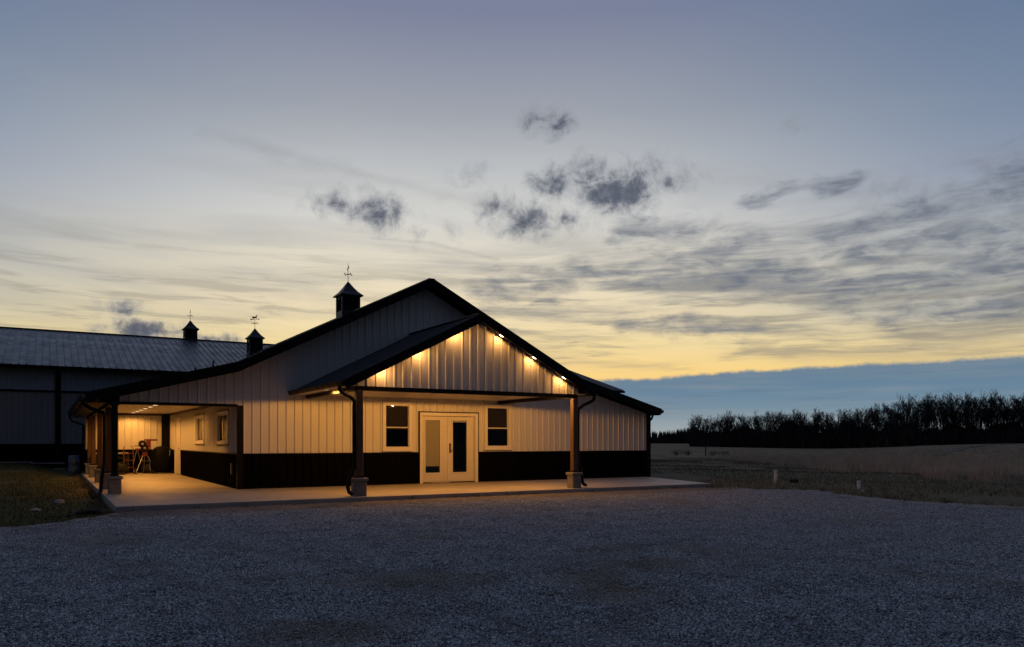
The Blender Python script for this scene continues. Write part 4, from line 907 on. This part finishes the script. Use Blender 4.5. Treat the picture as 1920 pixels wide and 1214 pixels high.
# ------------------------------------------------------------------ yard things
def gz(x, y): return float(ground_h(x, y))
def rock(x, y, s, label, m=ROCK, z=None, flat=0.55, name='rock', cat='rock', grp=None):
    bm = bmesh.new(); bmesh.ops.create_icosphere(bm, subdivisions=2, radius=1)
    rr = random.Random(int(x * 991 + y * 77))
    ph = [rr.uniform(0, 6) for _ in range(6)]
    for v in bm.verts:
        k = 1 + 0.16 * math.sin(3 * v.co.x + ph[0]) + 0.14 * math.sin(4 * v.co.y + ph[1]) + 0.12 * math.sin(5 * v.co.z + ph[2])
        v.co = Vector((v.co.x * s * k * 1.25, v.co.y * s * k, v.co.z * s * k * flat))
    me = bpy.data.meshes.new(name); bm.to_mesh(me); bm.free(); me.materials.append(m)
    o = bpy.data.objects.new(name, me); col.objects.link(o); o.location = (x, y, (gz(x, y) if z is None else z) + s * flat * 0.5); o.rotation_euler = (0, 0, rr.uniform(0, 6))
    return tag(o, label, cat, grp)
def pvc(x, y, h, r, label):
    z = gz(x, y); t = empty('vent_pipe', (x, y, z), label, 'pipe', 'white standpipes at the edge of the lot')
    MB().tube([(x, y, z - 0.1), (x + 0.008, y, z + h - 0.07)], r, 18).build('pipe', PVC, t, True)
    MB().lathe((x + 0.008, y, z + h - 0.07), [(r + 0.010, 0), (r + 0.012, 0.045), (r + 0.006, 0.06), (r * 0.5, 0.072)], 18).build('cap', PVC, t)
pvc(16.55, -3.85, 0.46, 0.058, 'taller white standpipe in the grass near the slab corner')
pvc(16.1, -7.25, 0.27, 0.048, 'shorter white standpipe in the grass at the gravel edge')
rock(17.8, -3.6, 0.13, 'small dark rock between the two white standpipes', m=DARKW, flat=0.8)
rock(15.35, -7.9, 0.06, 'pale stone lying just past the shorter standpipe')
rock(-4.13, -0.65, 0.10, 'pale flat stone on the lawn beside the carport')
rock(-4.56, -2.8, 0.08, 'small pale stone on the lawn near the gravel')
rock(10.6, -6.3, 0.035, 'white pebble on the lit gravel near the slab corner', z=ZG, flat=0.7)
coil('drain_coil', (-3.62, -4.35, -0.13), 0.26, 3, 0.03, RUBBER, 'black coil of drain pipe on the ground at the slab corner', 'pipe')
def stick(x, y, a, L, label):
    pts = []; z = gz(x, y)
    for i in range(6): pts.append((x + math.cos(a + 0.1 * i) * L * i / 5, y + math.sin(a + 0.1 * i) * L * i / 5, z + 0.02 + 0.03 * math.sin(i * 1.3)))
    o = MB().tube(pts, [0.016 - 0.0018 * i for i in range(6)], 6).build('fallen_branch', DARKW); tag(o, label, 'branch')
stick(-4.4, -4.9, 0.5, 0.7, 'dark fallen branch lying towards the lawn by the slab corner')
stick(-4.05, -4.7, 0.1, 0.5, 'short dark branch beside the coil of drain pipe')
rock(-3.55, -5.35, 0.07, 'pale scrap of stone on the gravel edge below the coil', flat=0.3)
for k, (x, y, L) in enumerate(((-6.4, 18.3, 1.5), (-5.0, 18.5, 1.3), (-4.1, 18.2, 0.5))):
    o = MB().box(0, L, 0, 0.14, 0, 0.04).build('loose_plank', PLANK); o.location = (x, y, gz(x, y) + 0.03); o.rotation_euler = (0, 0.01, R(2 * k - 3)); tag(o, ['longest pale plank on the ground along the barn wall', 'middle pale plank on the ground along the barn wall', 'short pale plank on the ground near the barn corner'][k], 'plank', 'planks along the barn')
# picnic tables and a post far out in the field
def picnic(px_, py_, rz, label):
    z = gz(px_, py_); t = empty('picnic_table', (px_, py_, z), label, 'picnic table', 'picnic tables in the field'); M_ = Matrix.Translation((px_, py_, z)) @ Matrix.Rotation(rz, 4, 'Z')
    def bx_(nm, a): 
        mb = MB().box(*a); mb.v = [tuple(M_ @ Vector(v)) for v in mb.v]; mb.build(nm, DARKW, t)
    for k in range(4): bx_('top_plank', (-0.95, 0.95, -0.38 + k * 0.195, -0.20 + k * 0.195, 0.46, 0.53))
    for s in (-1, 1):
        bx_('bench_plank', (-0.95, 0.95, s * 0.68 - 0.13, s * 0.68 + 0.13, 0.24, 0.31))
        bx_('leg', (s * 0.65 - 0.04, s * 0.65 + 0.04, -0.45, -0.37, 0.0, 0.46)); bx_('leg', (s * 0.65 - 0.04, s * 0.65 + 0.04, 0.37, 0.45, 0.0, 0.46))
        bx_('crossbar', (s * 0.65 + 0.04, s * 0.65 + 0.08, -0.75, 0.75, 0.15, 0.24))
picnic(55.0, 41.0, -0.5, 'dark picnic table in the field, nearer the building')
picnic(58.2, 38.6, -0.4, 'dark picnic table in the field, beyond the slim post')
zf = gz(57.0, 39.4)
t = empty('field_post', (57.0, 39.4, zf), 'slim dark post standing between the two picnic tables', 'post')
MB().tube([(57.0, 39.4, zf - 0.1), (57.0, 39.4, zf + 1.05)], 0.06, 8).build('post', DARKW, t); MB().box(56.9, 57.1, 39.3, 39.5, zf + 1.05, zf + 1.15).build('post_cap', DARKW, t)

tp = []
for i in range(25):
    u = i / 24; Zd_ = 70 + 95 * u; tt = 0.545 + 0.105 * u + 0.004 * math.sin(u * 9); P_ = CAM + FW * Zd_ + RT * (tt * Zd_); tp.append(P_)
mb = MB(); vs_ = []
for P_ in tp:
    for s_ in (-0.7, 0.7):
        q = P_ + (RT * 0.75 + FW * -0.5).normalized() * s_; vs_.append((q.x, q.y, gz(q.x, q.y) + 0.07))
mb.add(vs_, [(2 * i, 2 * i + 1, 2 * i + 3, 2 * i + 2) for i in range(24)])
tag(mb.build('field_track', mat('dark_soil', (0.03, 0.024, 0.018), 0.95, var=0.5, vscale=0.6)), kind='structure')

# ------------------------------------------------------------------ grasses
def blades(name, pts, hmin, hmax, wd, lean, m, label, cat, seg=2):
    n = len(pts); z = ground_h(pts[:, 0], pts[:, 1]); h = rng.uniform(hmin, hmax, n); a = rng.uniform(0, 2 * np.pi, n); la = rng.uniform(0, 2 * np.pi, n); lm = rng.uniform(0.05, lean, n) * h
    wv = (np.array(wd) * rng.uniform(0.6, 1.3, n))
    base = np.c_[pts, z - 0.01]; side = np.c_[np.cos(a) * wv, np.sin(a) * wv, np.zeros(n)]
    tip = base + np.c_[np.cos(la) * lm, np.sin(la) * lm, h]; mid = base + np.c_[np.cos(la) * lm * 0.35, np.sin(la) * lm * 0.35, h * 0.55]
    V = np.stack([base - side, base + side, mid + side * 0.7, mid - side * 0.7, tip], 1).reshape(-1, 3)
    k = np.arange(n)[:, None] * 5
    F = np.concatenate([k + [[0, 1, 2]], k + [[0, 2, 3]], k + [[3, 2, 4]]])
    o = np_mesh(name, V, F, m); return tag(o, label, cat, kind='stuff')
def grass_blade_mat(name, c1, c2):
    m = bpy.data.materials.new(name); m.use_nodes = True; T = NT(m.node_tree); b = T.n['Principled BSDF']
    t = T.new('ShaderNodeTexCoord'); a = T.noise(t.outputs['Object'], 1.1, 4, 0.7)
    T.put(b.inputs['Base Color'], T.mix(T.smooth(a, 0.35, 0.65), (*c1, 1), (*c2, 1))); b.inputs['Roughness'].default_value = 0.9; b.inputs['Specular IOR Level'].default_value = 0.15; return m
LAWN = grass_blade_mat('lawn_blades', (0.042, 0.066, 0.016), (0.062, 0.066, 0.026))
DRY = grass_blade_mat('dry_blades', (0.44, 0.335, 0.235), (0.66, 0.53, 0.395))
DULL = grass_blade_mat('dull_blades', (0.085, 0.082, 0.036), (0.15, 0.12, 0.07))
def poly_pts(n, x0, x1, y0, y1, keep):
    p = np.c_[rng.uniform(x0, x1, n), rng.uniform(y0, y1, n)]; return p[keep(p[:, 0], p[:, 1])]
def patch(x, y, s, o): return np.sin(x * s + o) * np.sin(y * s * 1.3 + o * 2) + 0.6 * np.sin(x * s * 2.7 - y * s * 1.9 + o)
p = poly_pts(52000, -14, -3.25, -6.6, 19, lambda x, y: (y > np.where(x < -5.2, -6.75 + (x + 5.2) * -0.09, np.interp(x, [-5.2, -4.2, -3.6, -3.1], [-6.5, -5.9, -5.1, -4.2]))) & (patch(x, y, 0.9, 1) > -0.75))
blades('lawn_grass', p, 0.03, 0.10, 0.006, 0.9, LAWN, 'short dark lawn beside the carport', 'grass')
def rel(x, y):
    dx, dy = x - CAM.x, y - CAM.y; return dx * RT.x + dy * RT.y, dx * FW.x + dy * FW.y
def lot_edge(y): return np.interp(y, [-30, -18, -13.2, -10.8, -8.2, -7.2, -6.6, -5.9, -5.0, -4.0], [17, 14.5, 13.5, 13.0, 13.7, 14.6, 14.3, 13.3, 12.9, 12.6])
p = poly_pts(90000, 12.5, 44, -22, 26, lambda x, y: (x > np.where(y > -4.2, np.where(y > -0.1, 14.5, 13.0 + (y + 4.4) * 0.3), lot_edge(y))) & (patch(x, y, 0.35, 2) > -0.9))
blades('verge_grass', p, 0.03, 0.12, 0.009, 0.9, DULL, 'short dull grass between lot and field', 'grass')
wc = [(-3.28 - abs(random.gauss(0, 0.08)), random.uniform(-4.3, 13)) for _ in range(46)] + [(random.uniform(-3.1, 12.8), -4.46 - abs(random.gauss(0, 0.05))) for _ in range(22)]
for (x0_, y0_), (x1_, y1_) in list(zip(LOT, LOT[1:]))[1:5] + list(zip(LOT, LOT[1:]))[7:15]:
    for _ in range(int(math.hypot(x1_ - x0_, y1_ - y0_) * 3.2)):
        u = random.random(); wc.append((x0_ + (x1_ - x0_) * u + random.gauss(0, 0.3), y0_ + (y1_ - y0_) * u + random.gauss(0, 0.3)))
wc = np.array(wc); idx = np.repeat(np.arange(len(wc)), 22); p = wc[idx] + rng.normal(0, 0.05, (len(idx), 2))
blades('weeds', p, 0.05, 0.20, 0.005, 1.1, DULL, 'scattered weeds along the edges of slab and gravel', 'weeds')
def tuft_field(n):
    tb = rng.uniform(0.25, 0.86, n); edge = np.interp(tb, [0.25, 0.30, 0.36, 0.45, 0.55, 0.66, 0.86], [66, 54, 41, 34, 29.5, 27, 25]) + 1.2 * np.sin(tb * 40) + 0.8 * np.sin(tb * 97 + 1) + np.abs(rng.normal(0, 3.0, n))
    Zd = edge + rng.exponential(13, n) * rng.choice([1.0, 1.0, 2.2], n); keep = (Zd < 110) & (rng.uniform(0, 1, n) < np.interp(tb, [0.25, 0.33], [0.1, 1.0]))
    c = np.array(CAM)[None, :2] + Zd[:, None] * np.array(FW)[None, :2] + (tb * Zd)[:, None] * np.array(RT)[None, :2]
    keep &= patch(c[:, 0], c[:, 1], 0.28, 4) > rng.uniform(-1.3, 0.1, n)
    return c[keep]
tc_ = tuft_field(5200); hs = rng.uniform(0.45, 1.0, len(tc_)) * (0.8 + 0.25 * np.sin(tc_[:, 0] * 0.23) * np.sin(tc_[:, 1] * 0.31))
idx = np.repeat(np.arange(len(tc_)), 26); p = tc_[idx] + rng.normal(0, 0.16, (len(idx), 2)) * rng.uniform(0.6, 2.2, (len(tc_), 1))[idx]
blades('tall_dry_grass', p, 0.30 * hs[idx], 0.85 * hs[idx], 0.010, 0.6, DRY, 'tall pale dry grass at the edge of the field', 'grass')

# ------------------------------------------------------------------ bare trees of the wood
def tree_mesh(seed, H):
    rr = random.Random(seed); T_ = MB(); C_V = []; C_F = []
    def twig(p, q, w0, w1):
        d = (q - p); s = d.cross(Vector((rr.uniform(-1, 1), rr.uniform(-1, 1), rr.uniform(-1, 1))))
        if s.length < 1e-5: return
        s.normalize(); s2 = d.normalized().cross(s); k = len(C_V)
        for c, wq in ((p, w0), (q, w1)):
            for j in range(3):
                a = 2.094 * j; C_V.append(tuple(c + (s * math.cos(a) + s2 * math.sin(a)) * wq))
        for j in range(3): C_F.append((k + j, k + (j + 1) % 3, k + 3 + (j + 1) % 3, k + 3 + j))
    def grow(p, d, L, r, lev):
        n = 3 if lev < 3 else 2; pts = [p]; q = p
        for i in range(n):
            d = (d + Vector((rr.uniform(-1, 1), rr.uniform(-1, 1), rr.uniform(-0.2, 0.7))) * (0.10 if lev == 0 else 0.20)).normalized(); q = q + d * (L / n); pts.append(q)
        r1 = r * (0.62 if lev == 0 else 0.5)
        if lev <= 1: T_.tube(pts, [r + (r1 - r) * i / n for i in range(n + 1)], 6 if lev == 0 else 5)
        else:
            for i in range(n): twig(pts[i], pts[i + 1], max(0.015, r + (r1 - r) * i / n), max(0.012, r + (r1 - r) * (i + 1) / n))
        if lev >= 4: return
        m = (11, 7, 5, 5)[lev]
        for k in range(m):
            t = rr.uniform(0.30, 1.0) if lev else rr.uniform(0.26, 1.0); i = min(int(t * n), n - 1); b = pts[i].lerp(pts[i + 1], t * n - i)
            a = rr.uniform(0, 6.283); sp = rr.uniform(0.45, 0.90)
            side = d.orthogonal().normalized(); side = Matrix.Rotation(a, 3, d) @ side
            nd = (d * (1 - sp * 0.35) + side * sp * 0.75 + Vector((0, 0, 0.30))).normalized()
            grow(b, nd, L * rr.uniform(0.36, 0.54) * (0.95 + 0.10 * t if lev == 0 else 1), r1 * rr.uniform(0.45, 0.7), lev + 1)
    grow(Vector((0, 0, -0.3)), Vector((rr.uniform(-.06, .06), rr.uniform(-.06, .06), 1)).normalized(), H * 0.66, H * 0.014, 0)
    a = T_.mesh('trunk'); a.materials.append(BARK)
    c = bpy.data.meshes.new('crown'); c.from_pydata(C_V, [], C_F); c.update(); c.materials.append(BARK)
    return a, c
VAR = [tree_mesh(100 + i, 14.0) for i in range(8)]
def wood_depth(t):    # distance along the view of the wood's near edge, t = tan of the bearing
    return np.interp(t, [0.20, 0.24, 0.33, 0.45, 0.53, 0.67, 0.85], [330, 320, 280, 235, 200, 182, 172])
def tree(t, back, H, label, var, rz):
    Zd = float(wood_depth(t)) + back; P_ = CAM + FW * Zd + RT * (t * Zd); z = gz(P_.x, P_.y)
    e = empty('bare_tree', (P_.x, P_.y, z), label, 'tree', 'bare trees of the wood beyond the field'); s = H / 14.0; e.scale = (s * 1.0, s * 1.0, s); e.rotation_euler = (0, 0, rz)
    for me, nm in zip(VAR[var], ('trunk', 'crown')):
        o = bpy.data.objects.new(nm, me); col.objects.link(o); o.parent = e
tr = random.Random(5); ts = []
k = 0; t = 0.236
while t < 0.74:
    for row in range(3):
        tt = t + tr.uniform(-0.002, 0.002) + row * 0.0016
        Hh = float(np.interp(tt, [0.22, 0.30, 0.36, 0.42, 0.47, 0.55, 0.67], [13.2, 13.0, 13.0, 12.0, 12.8, 13.2, 12.2])) * tr.uniform(0.90, 1.05)
        if k == 0: lb = 'bare rounded tree at the building end of the wood'
        elif row == 0: lb = 'bare leafless tree along the front edge of the wood'
        else: lb = 'bare leafless tree standing deeper in the wood'
        tree(tt, row * 11 + tr.uniform(0, 5), Hh, lb, tr.randrange(8), tr.uniform(0, 6.28)); k += 1
    t += tr.uniform(0.0075, 0.0120)
# thick dark brush at the foot of the trees
n = 60000; tv = rng.uniform(0.232, 0.80, n); bk = rng.uniform(0, 45, n) ** 1.0; Zd = wood_depth(tv) + bk - 3
bp = np.array(CAM)[None, :2] + Zd[:, None] * np.array(FW)[None, :2] + (tv * Zd)[:, None] * np.array(RT)[None, :2]
bz = ground_h(bp[:, 0], bp[:, 1]); hh = rng.uniform(0.4, 1.0, n) ** 0.6 * (4.6 + 0.9 * np.sin(tv * 90) + 0.6 * np.sin(tv * 233)) * np.interp(bk, [0, 6, 45], [0.55, 0.95, 1.25])
hh *= np.interp(tv, [0.232, 0.25, 0.36, 0.44, 0.56, 0.8], [1.0, 1.25, 1.75, 1.6, 1.05, 0.95])
aa = rng.uniform(0, 6.28, n); ww = rng.uniform(0.10, 0.5, n)
L_ = np.c_[np.cos(aa), np.sin(aa)] * ww[:, None]; ln = rng.normal(0, 0.25, (n, 2)) * hh[:, None] * 0.5
V = np.stack([np.c_[bp - L_, bz - 0.3], np.c_[bp + L_, bz - 0.3], np.c_[bp + ln, bz + hh]], 1).reshape(-1, 3)
o = np_mesh('undergrowth', V, np.arange(3 * n).reshape(-1, 3), BRUSH); tag(o, 'thick dark brush at the foot of the wood', 'undergrowth', kind='stuff')
# far treeline across the fields
n = 16000; tv = rng.uniform(-0.9, 1.4, n); Zd = 760 + rng.uniform(0, 60, n)
bp = np.array(CAM)[None, :2] + Zd[:, None] * np.array(FW)[None, :2] + (tv * Zd)[:, None] * np.array(RT)[None, :2]
bz = ground_h(bp[:, 0], bp[:, 1]); hh = rng.uniform(0.5, 1.0, n) ** 0.5 * (15.5 + 1.5 * np.sin(tv * 31) + 1.5 * np.sin(tv * 87))
aa = rng.uniform(0, 6.28, n); ww = rng.uniform(0.5, 2.2, n); L_ = np.c_[np.cos(aa), np.sin(aa)] * ww[:, None]; ln = rng.normal(0, 0.8, (n, 2))
V = np.stack([np.c_[bp - L_, bz - 1], np.c_[bp + L_, bz - 1], np.c_[bp + ln, bz + hh]], 1).reshape(-1, 3)
o = np_mesh('far_treeline', V, np.arange(3 * n).reshape(-1, 3), BRUSH); tag(o, 'far dark treeline on the horizon', 'treeline', kind='stuff')
